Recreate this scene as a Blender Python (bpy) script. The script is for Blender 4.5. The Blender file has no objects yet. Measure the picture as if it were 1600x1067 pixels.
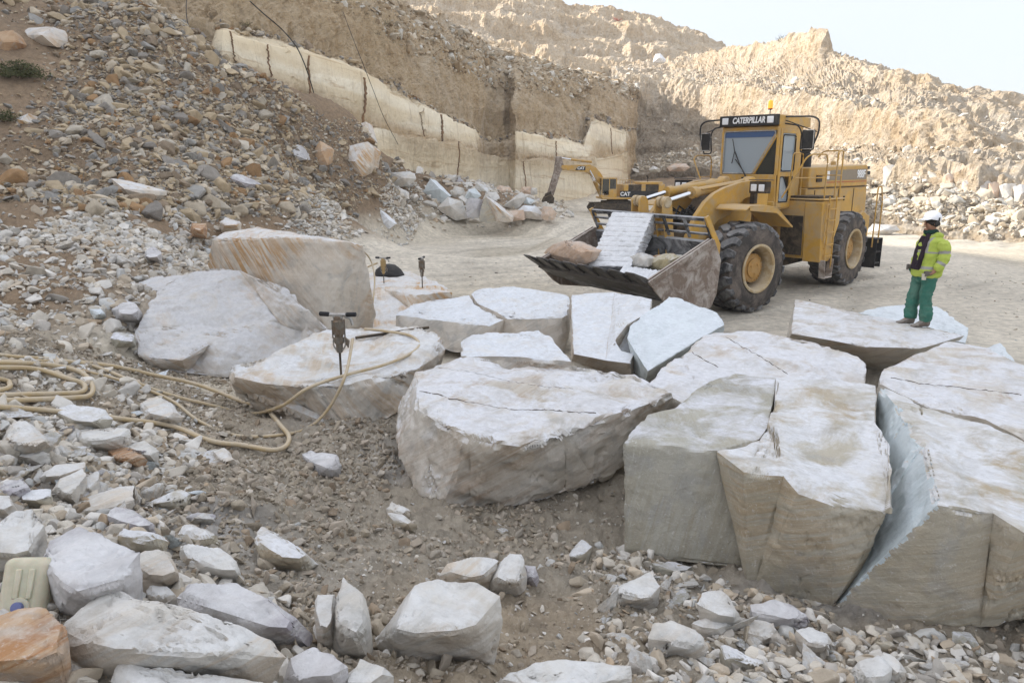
import bpy, bmesh, math, random
import numpy as np
from mathutils import Vector, Matrix, Euler
from mathutils.bvhtree import BVHTree
R_ = math.radians
random.seed(7); RNG = np.random.default_rng(11)
sc = bpy.context.scene
COL = sc.collection
# ------------------------------------------------------------------ survey of the place: rays from the photographer's position
F = 1150.0; TH = math.atan(275 / F); H = 3.2
def ray(px, py):
    u = (px - 800) / F; v = (533.5 - py) / F
    return np.array([u, math.cos(TH) + v * math.sin(TH), -math.sin(TH) + v * math.cos(TH)])
CAM = np.array([0, 0, H])
def ptz(px, py, z):
    r = ray(px, py); return CAM + r * ((z - H) / r[2])
def ptd(px, py, D):
    r = ray(px, py); return CAM + r * (D / r[1])
# ------------------------------------------------------------------ numpy noise
def _h(ix, iy, iz, s):
    n = (ix * 374761393 + iy * 668265263 + iz * 2147483647 + s * 974634777) & 0xFFFFFFFF
    n = ((n ^ (n >> 13)) * 1274126177) & 0xFFFFFFFF
    n = ((n ^ (n >> 16)) * 2246822519) & 0xFFFFFFFF
    return ((n ^ (n >> 15)) & 0xFFFFFF) / 16777216.0
def vn(p, s=0):
    p = np.asarray(p, float); i = np.floor(p).astype(np.int64); f = p - i; f = f * f * f * (f * (f * 6 - 15) + 10)
    r = 0
    for dx in (0, 1):
        wx = f[:, 0] if dx else 1 - f[:, 0]
        for dy in (0, 1):
            wy = f[:, 1] if dy else 1 - f[:, 1]
            for dz in (0, 1):
                wz = f[:, 2] if dz else 1 - f[:, 2]
                r = r + wx * wy * wz * _h(i[:, 0] + dx, i[:, 1] + dy, i[:, 2] + dz, s)
    return r * 2 - 1
def fbm(p, o=4, s=0, g=.5, l=2.03):
    r = 0; a = 1; t = 0
    for k in range(o):
        r = r + a * vn(p, s + k * 17); t += a; a *= g; p = p * l + 13.7
    return r / t
def rid(p, o=4, s=0, g=.5):
    r = 0; a = 1; t = 0
    for k in range(o):
        r = r + a * (1 - 2 * np.abs(vn(p, s + k * 31))); t += a; a *= g; p = p * 2.1 + 5.3
    return r / t
# ------------------------------------------------------------------ object helpers
def tag(o, label=None, cat=None, group=None, kind=None):
    if label: o['label'] = label
    if cat: o['category'] = cat
    if group: o['group'] = group
    if kind: o['kind'] = kind
    return o
def empty(name, loc=(0, 0, 0), rot=None):
    o = bpy.data.objects.new(name, None); COL.objects.link(o); o.location = loc
    if rot is not None: o.rotation_euler = rot
    o.empty_display_size = .2
    return o
def mesh_np(name, V, Fc, mat, cols=None, parent=None, smooth=False, loc=None):
    """V (n,3); Fc (m,k) array of equal-size faces"""
    V = np.asarray(V, np.float32); Fc = np.asarray(Fc, np.int32)
    me = bpy.data.meshes.new(name)
    m, k = Fc.shape
    me.vertices.add(len(V)); me.vertices.foreach_set('co', V.ravel())
    me.loops.add(m * k); me.loops.foreach_set('vertex_index', Fc.ravel())
    me.polygons.add(m); me.polygons.foreach_set('loop_start', np.arange(0, m * k, k, dtype=np.int32))
    me.polygons.foreach_set('loop_total', np.full(m, k, np.int32))
    me.polygons.foreach_set('use_smooth', np.full(m, smooth, bool))
    me.update(calc_edges=True)
    if cols is not None:
        a = me.color_attributes.new('Col', 'FLOAT_COLOR', 'POINT')
        c = np.ones((len(V), 4), np.float32); c[:, :cols.shape[1]] = cols; a.data.foreach_set('color', c.ravel())
    me.materials.append(mat)
    o = bpy.data.objects.new(name, me); COL.objects.link(o)
    if parent is not None: o.parent = parent
    if loc is not None: o.location = loc
    return o
# ------------------------------------------------------------------ materials
class NT:
    def __init__(s, name):
        s.m = bpy.data.materials.new(name); s.m.use_nodes = True; s.t = s.m.node_tree; s.t.nodes.clear()
        s.out = s.t.nodes.new('ShaderNodeOutputMaterial'); s.b = s.n('ShaderNodeBsdfPrincipled'); s.l(s.b, 0, s.out, 0)
        s.b.inputs['Specular IOR Level'].default_value = .25
    def n(s, ty, **k):
        n = s.t.nodes.new(ty)
        for a, v in k.items(): setattr(n, a, v)
        return n
    def l(s, a, ao, b, bi): s.t.links.new(a.outputs[ao], b.inputs[bi])
    def noise(s, vec, scale, det=5, rough=.55, dist=0, stretch=None):
        if stretch is not None:
            m0 = s.n('ShaderNodeMapping'); s.l(*vec, m0, 0); m0.inputs['Rotation'].default_value = stretch[1]; mp = s.n('ShaderNodeMapping'); s.l(m0, 0, mp, 0)
            mp.inputs['Scale'].default_value = stretch[0]; vec = (mp, 0)
        n = s.n('ShaderNodeTexNoise'); s.l(*vec, n, 'Vector')
        n.inputs['Scale'].default_value = scale; n.inputs['Detail'].default_value = det
        n.inputs['Roughness'].default_value = rough; n.inputs['Distortion'].default_value = dist
        return (n, 0)
    def ramp(s, v, stops):
        r = s.n('ShaderNodeValToRGB'); s.l(*v, r, 0); e = r.color_ramp.elements
        while len(e) < len(stops): e.new(.5)
        for k, (p, c) in enumerate(stops):
            e[k].position = p; e[k].color = (c, c, c, 1) if not isinstance(c, tuple) else (*c, 1)
        return (r, 0)
    def mix(s, f, a, b, mode='MIX'):
        m = s.n('ShaderNodeMix', data_type='RGBA', blend_type=mode)
        for k, i in ((f, 0), (a, 6), (b, 7)):
            if isinstance(k, tuple) and hasattr(k[0], 'outputs'): s.l(*k, m, i)
            elif isinstance(k, tuple): m.inputs[i].default_value = (*k, 1)
            else: m.inputs[i].default_value = k
        return (m, 2)
    def math(s, op, a, b=0.0, c=None):
        m = s.n('ShaderNodeMath', operation=op)
        for k, i in ((a, 0), (b, 1), (c, 2)):
            if k is None: continue
            if isinstance(k, tuple): s.l(*k, m, i)
            else: m.inputs[i].default_value = k
        return (m, 0)
    def bump(s, h, strength=.4, dist=.02, nrm=None):
        b = s.n('ShaderNodeBump'); b.inputs['Strength'].default_value = strength; b.inputs['Distance'].default_value = dist
        s.l(*h, b, 'Height')
        if nrm: s.l(*nrm, b, 'Normal')
        return (b, 0)
    def fin(s, col=None, rough=.85, bump=None, metal=None):
        if col is not None:
            if hasattr(col[0], 'outputs'): s.l(*col, s.b, 'Base Color')
            else: s.b.inputs['Base Color'].default_value = (*col, 1)
        if isinstance(rough, tuple): s.l(*rough, s.b, 'Roughness')
        else: s.b.inputs['Roughness'].default_value = rough
        if metal is not None: s.b.inputs['Metallic'].default_value = metal
        if bump: s.l(*bump, s.b, 'Normal')
        return s.m
def coords(s, rnd=True):
    tc = s.n('ShaderNodeTexCoord'); v = (tc, 3)
    if rnd:
        oi = s.n('ShaderNodeObjectInfo'); mu = s.math('MULTIPLY', (oi, 'Random'), 57.0)
        ad = s.n('ShaderNodeVectorMath', operation='ADD'); s.l(*v, ad, 0); s.l(*mu, ad, 1); v = (ad, 0)
    return v
def upness(s, lo=.55, hi=.85):
    g = s.n('ShaderNodeNewGeometry'); sp = s.n('ShaderNodeSeparateXYZ'); s.l(g, 'Normal', sp, 0)
    mr = s.n('ShaderNodeMapRange'); s.l(sp, 2, mr, 0); mr.inputs[1].default_value = lo; mr.inputs[2].default_value = hi
    return (mr, 0)
def marble(name, side=((.40, .34, .26), (.55, .50, .43)), vein=(.42, .25, .10), veinamt=.5, top=(.80, .80, .80), dust=.75, vrot=(0.3, 0.5, 0.2), grey=(.33, .33, .32), vscale=5.0):
    """quarried marble: banded sides, chalky drilling powder lying on the upper faces"""
    s = NT(name); c = coords(s)
    n1 = s.noise(c, 1.1, 5, .6); n2 = s.noise(c, 9, 6, .65)
    st = s.noise(c, vscale, 5, .6, .4, ((.25, .25, 3.2), vrot))
    base = s.mix(s.ramp(n1, [(.35, 0.), (.65, 1.)]), side[0], side[1])
    n4 = s.noise(c, 1.9, 4, .6, 1.5)
    base = s.mix(s.math('MULTIPLY', s.ramp(n4, [(.5, 0.), (.62, 1.)]), .5), base, grey)
    vm = s.math('MULTIPLY', s.ramp(st, [(.44, 0.), (.53, 1.)]), s.math('MULTIPLY', s.ramp(s.noise(c, .8, 3, .5), [(.42, 0.), (.6, 1.)]), veinamt))
    base = s.mix(vm, base, vein)
    st2 = s.noise(c, vscale * 2.2, 4, .6, .2, ((.2, .2, 4.), vrot))
    base = s.mix(s.math('MULTIPLY', s.ramp(st2, [(.5, 0.), (.64, 1.)]), .45), base, side[1])
    # pale chips and scratches
    n3 = s.noise(c, 24, 6, .75, 1.2)
    base = s.mix(s.math('MULTIPLY', s.ramp(n3, [(.58, 0.), (.68, 1.)]), .55), base, (.72, .71, .69))
    nd = s.noise(c, 1.8, 9, .68, .6)
    up = upness(s, .35, .8)
    dm = s.math('MULTIPLY', up, s.ramp(nd, [(.60 - dust * .35, 0.), (.74 - dust * .35, 1.)]))
    ne = s.noise(c, 14, 6, .7)
    topc = s.mix(s.ramp(ne, [(.3, 0.), (.7, 1.)]), tuple(x * .74 for x in top), tuple(x * .93 for x in top))
    gs = s.noise(c, 30, 5, .7, .6, ((.25, 1, 1), (0, .2, .7)))
    topc = s.mix(s.math('MULTIPLY', s.ramp(gs, [(.54, 0.), (.66, 1.)]), .4), topc, tuple(x * .62 for x in side[1]))
    topc = s.mix(s.math('MULTIPLY', s.ramp(s.noise(c, 2.4, 6, .65, 1), [(.5, 0.), (.66, 1.)]), .45), topc, side[1])
    col = s.mix(dm, base, topc)
    h = s.math('ADD', s.math('MULTIPLY', n2, .6), s.math('MULTIPLY', s.noise(c, 45, 5, .7), .25))
    h = s.math('ADD', h, s.math('MULTIPLY', st, .35))
    fl = s.ramp(s.noise(c, 3.2, 8, .7, .5, ((1, .45, 1), (.2, .4, .6))), [(.36, .0), (.52, 1.)])
    col = s.mix(s.math('MULTIPLY', s.math('SUBTRACT', 1.0, fl), .28), col, tuple(x * .7 for x in side[0]))
    return s.fin(col, .85, s.bump(h, .65, .045))
def attrcol(name, var=.3, bstr=.5, bscale=30, bdist=.02, rough=.9, chips=.3, world=False):
    s = NT(name); tc = s.n('ShaderNodeTexCoord'); c = (tc, 3)
    a = s.n('ShaderNodeAttribute', attribute_name='Col')
    n = s.noise(c, bscale * .25, 6, .65)
    dark = s.mix(1.0, (a, 0), s.ramp(n, [(.25, 1 - var), (.75, 1.0 + 0 * var)]), 'MULTIPLY')
    ch = s.noise(c, bscale * .9, 5, .7, .8)
    col = s.mix(s.math('MULTIPLY', s.ramp(ch, [(.58, 0.), (.70, 1.)]), chips), dark, (.68, .65, .60))
    h = s.math('ADD', s.noise(c, bscale, 6, .7), s.math('MULTIPLY', n, 1.2))
    return s.fin(col, rough, s.bump(h, bstr, bdist))
M = {}
M['stone'] = attrcol('rubble stone', .35, .5, 22, .02, .9, .25)
def groundmat():
    s = NT('quarry ground'); tc = s.n('ShaderNodeTexCoord'); c = (tc, 3)
    a = s.n('ShaderNodeAttribute', attribute_name='Col')
    n1 = s.noise(c, .35, 6, .6, .5); n2 = s.noise(c, 5, 8, .7); n3 = s.noise(c, 40, 6, .75)
    col = s.mix(1.0, (a, 0), s.ramp(n1, [(.3, .80), (.7, 1.1)]), 'MULTIPLY')
    col = s.mix(1.0, col, s.ramp(n2, [(.28, .62), (.62, 1.12)]), 'MULTIPLY')
    col = s.mix(s.math('MULTIPLY', s.ramp(n3, [(.57, 0.), (.68, 1.)]), .45), col, (.60, .57, .52))
    h = s.math('ADD', s.math('MULTIPLY', n2, 2.0), n3)
    return s.fin(col, .95, s.bump(h, .8, .03))
M['ground'] = groundmat()
def cliffmat():
    """Col.r = how much of the face is sawn cream stone, Col.g = tint, Col.b = rubble"""
    s = NT('quarry cliff'); tc = s.n('ShaderNodeTexCoord'); c = (tc, 3)
    a = s.n('ShaderNodeAttribute', attribute_name='Col'); sp = s.n('ShaderNodeSeparateColor'); s.l(a, 0, sp, 0)
    n1 = s.noise(c, .22, 7, .62, .6)
    vert = s.noise(c, .9, 7, .7, .3, ((1.6, 1.6, .22), (0, 0, 0)))
    hor = s.noise(c, .5, 5, .5, .9, ((.12, .12, 1.3), (.10, .06, 0)))
    n3 = s.noise(c, 3.2, 7, .7)
    earth = s.mix(s.ramp(n1, [(.36, 0.), (.6, 1.)]), (.46, .30, .15), (.56, .41, .24))
    earth = s.mix(s.ramp(vert, [(.38, 0.), (.62, 1.)]), earth, (.64, .48, .29))
    earth = s.mix(s.math('MULTIPLY', s.ramp(n3, [(.35, 1.), (.5, 0.)]), .5), earth, (.24, .17, .11))
    earth = s.mix(s.math('MULTIPLY', s.ramp(n3, [(.55, 0.), (.68, 1.)]), .6), earth, (.56, .48, .37))
    pale = s.mix(s.ramp(n1, [(.4, 0.), (.6, 1.)]), (.70, .57, .40), (.56, .42, .27))
    pale = s.mix(s.ramp(vert, [(.40, 0.), (.62, 1.)]), pale, (.74, .66, .55))
    pale = s.mix(s.math('MULTIPLY', s.ramp(n3, [(.36, 1.), (.5, 0.)]), .45), pale, (.36, .29, .22))
    col = s.mix((sp, 1), earth, pale)
    cut = s.mix(s.ramp(hor, [(.40, 0.), (.62, 1.)]), (.86, .77, .60), (.76, .64, .45))
    hor2 = s.noise(c, .8, 5, .6, 1.2, ((.12, .12, 2.2), (.12, .05, 0)))
    cut = s.mix(s.math('MULTIPLY', s.ramp(hor2, [(.56, 0.), (.62, .7), (.66, .2), (.75, .0)]), .8), cut, (.48, .32, .16))
    vs = s.noise(c, 2.2, 5, .7, .1, ((1.4, 1.4, .06), (0, 0, 0)))
    cut = s.mix(s.math('MULTIPLY', s.ramp(vs, [(.55, 0.), (.66, 1.)]), .4), cut, (.34, .25, .16))
    cut = s.mix(s.math('MULTIPLY', s.ramp(n1, [(.55, 0.), (.7, 1.)]), .5), cut, (.42, .36, .29))
    col = s.mix(s.ramp((sp, 0), [(.4, 0.), (.6, 1.)]), col, cut)
    dirt = s.mix(s.ramp(n3, [(.35, 0.), (.6, 1.)]), (.28, .22, .16), (.46, .40, .32))
    col = s.mix((sp, 2), col, dirt)
    h = s.math('ADD', s.math('MULTIPLY', vert, 1.0), n3)
    h = s.math('MULTIPLY', h, s.math('SUBTRACT', 1.15, (sp, 0)))
    return s.fin(col, .95, s.bump(h, .9, .5))
M['cliff'] = cliffmat()
M['joint'] = attrcol('earth filled joint', .3) if 0 else None
def plain(name, col, rough=.5, metal=0, var=.15, dirt=None, dscale=6, damt=.5, bstr=.15, bs=40):
    s = NT(name); c = coords(s); n = s.noise(c, dscale, 6, .65)
    k = s.mix(s.ramp(n, [(.3, 0.), (.7, 1.)]), tuple(x * (1 - var) for x in col), col)
    if dirt:
        n2 = s.noise(c, dscale * .7, 8, .72, .7)
        k = s.mix(s.math('MULTIPLY', s.ramp(n2, [(.44, 0.), (.62, 1.)]), damt), k, dirt)
        up = upness(s, .3, .95)
        k = s.mix(s.math('MULTIPLY', up, damt * .8), k, dirt)
        r = s.math('MULTIPLY_ADD', s.ramp(n2, [(.4, 0.), (.62, 1.)]), .35, rough)
    else: r = rough
    return s.fin(k, r, s.bump(s.noise(c, bs, 4, .6), bstr, .01), metal)
DUST = (.50, .44, .35)
M['yellow'] = plain('machine yellow paint', (.60, .34, .065), .42, 0, .22, (.42, .32, .20), 3.0, .75)
M['yellow_far'] = M['yellow']
M['black'] = plain('black paint', (.018, .018, .02), .45, 0, .2, (.2, .18, .15), 5, .15)
M['darkiron'] = plain('greasy dark iron', (.045, .036, .028), .6, .3, .3, (.24, .18, .12), 5, .5)
M['tyre'] = plain('tyre rubber', (.05, .05, .053), .75, 0, .25, (.30, .29, .28), 4.0, .65, .3, 30)
M['sidewall'] = plain('dusty tyre sidewall', (.06, .052, .047), .8, 0, .2, (.22, .18, .15), 2.5, .7, .25, 30)
M['rim'] = plain('dusty rim paint', (.46, .33, .17), .65, 0, .25, (.54, .46, .34), 6, .75)
M['bucketsteel'] = plain('scraped bucket steel', (.06, .06, .065), .5, .4, .3, (.45, .45, .45), 3.4, .75, .3, 14)
M['bucketrust'] = plain('dusty bucket plate', (.24, .18, .14), .75, .1, .3, (.52, .47, .42), 4.5, .8, .3, 14)
M['lipsteel'] = plain('worn cutting edge steel', (.10, .095, .09), .38, .7, .3, (.25, .23, .21), 3, .4, .2, 10)
M['chrome'] = plain('chromed rod', (.75, .76, .78), .12, 1, .05)
M['alu'] = plain('bare metal', (.45, .44, .42), .35, .8, .2, (.3, .25, .2), 20, .4)
M['lamp'] = plain('lamp glass', (.75, .76, .78), .12, 0, .1)
M['white'] = plain('white lettering', (.80, .80, .80), .5, 0, .05)
M['amber'] = plain('amber beacon plastic', (.85, .22, .02), .15, 0, .1)
M['rubber'] = plain('black rubber', (.02, .02, .022), .6, 0, .2)
M['hose'] = plain('tan rubber air hose', (.48, .36, .20), .55, 0, .15, (.55, .49, .40), 6, .5)
M['greydecal'] = plain('faded grey stripe', (.26, .21, .15), .5, 0, .1)
M['red'] = plain('red pinstripe', (.45, .06, .03), .5)
M['hivis'] = plain('high visibility yellow cloth', (.46, .56, .10), .8, 0, .12, (.42, .45, .12), 6, .25, .5, 25)
M['reflect'] = plain('reflective tape', (.34, .33, .30), .45, .1, .1)
M['trouser'] = plain('green work trousers', (.045, .17, .125), .85, 0, .25, (.25, .3, .24), 8, .25, .5, 30)
M['helmet'] = plain('white hard hat plastic', (.85, .86, .9), .28, 0, .03)
M['skin'] = plain('skin', (.36, .19, .12), .55, 0, .1)
M['hair'] = plain('dark hair', (.02, .015, .012), .7)
M['boot'] = plain('dusty leather boots', (.14, .11, .09), .8, 0, .2, (.4, .37, .33), 10, .6)
M['scarf'] = plain('dark green scarf', (.01, .045, .035), .9)
M['darkcloth'] = plain('dark maroon and navy cloth', (.03, .018, .028), .85, 0, .3)
M['glove'] = plain('grey work glove', (.17, .15, .13), .85, 0, .25)
M['cup'] = plain('pale plastic', (.65, .60, .50), .5)
def glassmat(name, col, tint_rough=.05, alpha=.55):
    s = NT(name); s.b.inputs['Base Color'].default_value = (*col, 1); s.b.inputs['Roughness'].default_value = tint_rough
    s.b.inputs['Specular IOR Level'].default_value = .8; s.b.inputs['Alpha'].default_value = alpha
    return s.m
M['glass'] = glassmat('cab window glass', (.46, .53, .58), .03, .55)  # pale blue base colour paints in the bluish reflection on the panes
M['glassdark'] = glassmat('dark cab glass', (.03, .035, .03), .05, .8)
M['glasstint'] = glassmat('blue sun strip glass', (.06, .12, .26), .1, .9)
def jermat():
    s = NT('yellowed translucent plastic'); s.b.inputs['Subsurface Weight'].default_value = .3
    c = coords(s); n = s.noise(c, 12, 4, .6)
    return s.fin(s.mix(s.ramp(n, [(.3, 0.), (.7, 1.)]), (.48, .44, .32), (.58, .54, .42)), .38)
M['jer'] = jermat()
M['bluecap'] = plain('faded blue screw cap', (.16, .18, .34), .5)
M['leaf'] = plain('olive scrub leaves', (.10, .11, .04), .8, 0, .4)
M['redleaf'] = plain('red scrub leaves', (.55, .09, .04), .8, 0, .3)
M['twig'] = plain('twig', (.14, .10, .06), .9)
M['cable'] = plain('black cable', (.02, .02, .02), .6)
M['joint'] = plain('earth filled joint', (.30, .18, .10), .95, 0, .5, (.08, .06, .045), 1.5, .6)
# marbles for the blocks
M['mb_tan'] = marble('marble tan block', ((.38, .34, .26), (.50, .46, .38)), (.42, .30, .17), .45, (.77, .77, .78), .62, (.1, .35, .2))
M['mb_main'] = marble('marble boulder', ((.46, .41, .34), (.60, .56, .50)), (.36, .24, .15), .55, (.77, .77, .79), .62)
M['mb_grey'] = marble('marble grey block', ((.34, .32, .26), (.44, .42, .36)), (.30, .25, .16), .4, (.74, .74, .77), .5, (.15, 1.35, .0))
M['mb_white'] = marble('marble white slab', ((.55, .48, .40), (.66, .62, .56)), (.42, .27, .15), .4, (.78, .80, .83), 1.15)
M['mb_blue'] = marble('marble bluish slab', ((.55, .60, .60), (.66, .71, .72)), (.50, .46, .38), .2, (.76, .80, .83), 1.2)
M['mb_vein'] = marble('marble orange veined block', ((.55, .47, .38), (.66, .60, .52)), (.48, .27, .10), .9, (.75, .74, .73), .6, (.0, -.95, .4), vscale=3.2)
M['mb_dusty'] = marble('marble dusty sloping boulder', ((.50, .46, .41), (.60, .57, .53)), (.45, .30, .17), .45, (.64, .63, .63), .8, (.2, -.7, 0))
M['mb_rubble'] = marble('rubble marble', ((.50, .46, .40), (.64, .62, .58)), (.52, .36, .20), .35, (.74, .73, .71), .5)
M['mb_rust'] = marble('rust stained rubble', ((.46, .28, .15), (.54, .40, .27)), (.34, .15, .05), .8, (.66, .58, .50), .2)
M['mb_violet'] = marble('violet grey rubble', ((.42, .40, .40), (.60, .58, .57)), (.30, .27, .30), .9, (.74, .73, .73), .4)
M['mb_chalk'] = marble('drilled chalk white block', ((.80, .81, .83), (.84, .85, .87)), (.74, .74, .76), .1, (.84, .85, .87), 1.5)
M['mb_rose'] = marble('rose orange rock', ((.50, .35, .25), (.60, .48, .38)), (.5, .3, .16), .4, (.70, .62, .55), .35)
M['mb_khaki'] = marble('khaki rock', ((.38, .32, .18), (.50, .44, .30)), (.4, .3, .15), .3, (.74, .72, .68), .5)
# ================================================================== TERRAIN
CT = []  # x, y, z surveyed points
def cz(px, py, z): p = ptz(px, py, z); CT.append((p[0], p[1], z))
def cd(px, py, D): p = ptd(px, py, D); CT.append(tuple(p))
for a in ((800, 800, -.1), (600, 700, 0), (560, 830, .08), (700, 950, .3), (900, 900, .12), (1000, 1060, .25), (1300, 1060, .1), (1560, 1050, 0), (1150, 930, .03), (1450, 1000, 0),
          (300, 800, .5), (420, 900, .5), (100, 900, .85), (10, 1060, 1.0), (300, 1060, .75), (600, 1060, .5), (10, 700, .9), (150, 640, .62), (250, 600, .14), (330, 600, .03), (400, 625, .0), (190, 575, .34), (450, 645, .03), (350, 700, .32),
          (10, 560, 1.15), (800, 600, 0), (1100, 700, 0), (1400, 700, 0), (1000, 450, 0), (1300, 450, 0), (1500, 400, 0), (700, 400, 0), (750, 350, 0), (900, 340, .05), (1550, 600, 0), (560, 460, 0), (480, 640, 0)): cz(*a)
for a in ((10, 480, 11.5), (10, 400, 16), (10, 200, 24), (10, 10, 32), (230, 200, 27), (290, 60, 32), (200, 0, 33.5), (400, 200, 32), (440, 140, 34), (340, 110, 33), (560, 200, 38), (500, 300, 30),
          (300, 300, 24), (150, 330, 19), (150, 200, 25), (400, 345, 25), (640, 285, 44), (580, 290, 37), (300, 400, 19), (200, 400, 16), (150, 450, 12.5), (150, 540, 9.6), (420, 385, 24), (120, 100, 29)): cd(*a)
for a in ((345, 110, 33), (380, 124, 33.5), (420, 140, 34.3), (470, 158, 35.8), (520, 180, 37.3), (590, 212, 40), (625, 250, 42)): cd(*a)
CT += [(-13, 41, 5), (-7, 52, 3), (-18, 47, 8), (-3, 58, 2)]
cz(600, 352, .05); cz(520, 372, .08); cz(660, 345, .03); cz(330, 470, .35)
for a in ((700, 322, 42.6), (730, 308, 44.3), (765, 312, 44.0), (800, 322, 43.6), (740, 292, 47), (775, 298, 47.5), (835, 326, 43), (690, 300, 44.5)): cd(*a)
cz(860, 322, .1); cz(980, 290, .6); cz(1080, 266, 2.0); cz(1000, 278, 1.2)
CT += [(-25, 10, 8.5), (-35, 22, 20), (-42, 36, 27), (-32, 0, 9), (-22, -12, 4), (-48, 0, 19), (-40, -30, 8), (-30, 40, 20), (-22, 30, 11), (-30, 46, 17), (-60, 30, 30), (-60, 60, 20), (-34, 62, 12), (-10, 64, 3), (0, 75, 2),
       (0, -6, 1.2), (-4, 0, 1.25), (3, 0, .6), (0, 1.5, 1.0), (8, -10, 0), (15, -10, 0), (30, 0, 0), (30, 20, 0), (25, 35, 0), (14, 28, 0), (6, 30, 0), (-60, -40, 10), (0, -50, 0), (60, -50, 0), (60, 30, 0), (60, 70, 2), (20, 55, .8), (30, 80, 3), (0, 110, 3), (60, 110, 5), (-60, 110, 12), (-14, 17.5, 1.75)]
CT = np.array(CT)
def _tps(r2): return np.where(r2 > 1e-9, r2 * np.log(r2 + 1e-12), 0)
_n = len(CT); _S = 12.0
_X = CT[:, :2] / _S
_K = _tps(((_X[:, None] - _X[None]) ** 2).sum(-1)) + np.eye(_n) * .006
_P = np.c_[np.ones(_n), _X]
_sol = np.linalg.solve(np.block([[_K, _P], [_P.T, np.zeros((3, 3))]]), np.r_[CT[:, 2], 0, 0, 0])
GX = np.linspace(-64, 64, 321); GY = np.linspace(-52, 112, 411)
_gx, _gy = np.meshgrid(GX, GY)
_q = np.c_[_gx.ravel(), _gy.ravel()] / _S
_z = np.concatenate([_tps(((q[:, None] - _X[None]) ** 2).sum(-1)) @ _sol[:_n] + np.c_[np.ones(len(q)), q] @ _sol[_n:] for q in np.array_split(_q, 40)])
GZ = _z.reshape(_gx.shape)
# the worked floor is levelled: squash small undulations there
_fl = np.clip((_gx + 2 - np.clip((_gy - 34) / 3, 0, 1) * 6) / 4, 0, 1) * np.clip((_gy - 5) / 3, 0, 1) * np.clip((60 - _gy) / 15, 0, 1)
GZ = GZ * (1 - _fl) + np.clip(GZ, -.05, 9) * _fl * np.where(GZ < .6, .25, 1) + 0
GZ = np.clip(GZ, -.5, 32)
def gz(x, y):
    x = np.clip(np.atleast_1d(x), GX[0], GX[-1]); y = np.clip(np.atleast_1d(y), GY[0], GY[-1])
    fx = (x - GX[0]) / (GX[1] - GX[0]); fy = (y - GY[0]) / (GY[1] - GY[0])
    ix = np.clip(fx.astype(int), 0, len(GX) - 2); iy = np.clip(fy.astype(int), 0, len(GY) - 2); fx = fx - ix; fy = fy - iy
    return (GZ[iy, ix] * (1 - fx) * (1 - fy) + GZ[iy, ix + 1] * fx * (1 - fy) + GZ[iy + 1, ix] * (1 - fx) * fy + GZ[iy + 1, ix + 1] * fx * fy)
def zones(x, y, z):
    """0..1 weights: levelled haul floor, brown earth bank"""
    # foreground dirt (churned) lies this side of a wavy line through the blocks
    w = vn(np.c_[x * .35, y * .35, x * 0], 5) * 1.2
    near = np.clip((11.2 + w - y - np.clip(x, -6, 0) * -.15) / 1.5, 0, 1)
    high = np.clip((z - .22) / .35, 0, 1)
    floor = (1 - near) * (1 - high)
    earth = np.clip((z - .35 + w * .2) / .8, 0, 1) * np.clip((y - 7) / 4, 0, 1)
    return floor, earth, near
def detail(x, y, z):
    fl, ea, ne = zones(x, y, z)
    p = np.c_[x, y, x * 0]
    rough = fbm(p * .55, 5, 3) * .22 + fbm(p * 3.1, 4, 9) * .05
    clod = np.maximum(0, rid(p * 4.2 + 3, 4, 21, .6)) * .07 + fbm(p * 11, 3, 40) * .022
    # wheel ruts sweeping across the floor
    a = np.arctan2(y - 60, x + 14); rr = np.hypot(x + 14, y - 60)
    ruts = np.sin(rr * 5.2 + vn(p * .25, 71) * 2.5) * np.clip(vn(p * .18, 77) * 1.5 + .5, 0, 1) * .035
    flat = fbm(p * .3, 4, 55) * .05 + ruts + fbm(p * 4, 4, 60) * .012
    far = np.clip((y - 9) / 25, 0, 1)
    return fl * flat + (1 - fl) * (rough * (.85 + far * .5) + clod * 1.25)
azf = np.linspace(-41, 41, 861); azb = np.r_[np.linspace(43, 317, 138)]
AZ = np.radians(np.r_[azf, azb])
RR = np.r_[.4, 1.0, 1.6, np.geomspace(2.1, 112, 500), 125, 150, 200, 260, 320]
aa, rr = np.meshgrid(AZ, RR)
gx = (np.sin(aa) * rr).ravel(); gy = (np.cos(aa) * rr).ravel()
zb = gz(gx, gy)
fade = np.clip((rr.ravel() - 112) / 60, 0, 1); zb = zb * (1 - fade)
fl, ea, ne = zones(gx, gy, zb)
zg = zb + detail(gx, gy, zb) * (1 - fade)
na, nr = len(AZ), len(RR)
ii = np.arange(nr - 1)[:, None] * na + np.arange(na)[None]
jj = np.arange(nr - 1)[:, None] * na + (np.arange(na)[None] + 1) % na
quads = np.stack([ii, ii + na, jj + na, jj], -1).reshape(-1, 4)
c_floor = np.array([.68, .61, .50]); c_dirt = np.array([.41, .355, .28]); c_earth = np.array([.29, .205, .13]); c_pow = np.array([.52, .50, .48])
pp = np.c_[gx, gy, gx * 0]
brown = np.clip(vn(pp * .5, 101) * 1.4 + .25 + np.clip((-gx - 1.5) * .25, -.4, .5), 0, 1)[:, None]
near_c = c_dirt * (1 - brown * .55) + np.array([.43, .33, .22]) * brown * .55
powd = np.clip(vn(pp * .8 + 3, 103) * 2 - .55, 0, 1)[:, None] * .6
near_c = near_c * (1 - powd) + c_pow * powd
base = c_floor * np.ones_like(near_c)
dk = np.clip(vn(pp * .22 + 9, 107) * 2 - .2, 0, 1)[:, None] * .45
base = base * (1 - dk) + np.array([.46, .39, .28]) * dk
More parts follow.
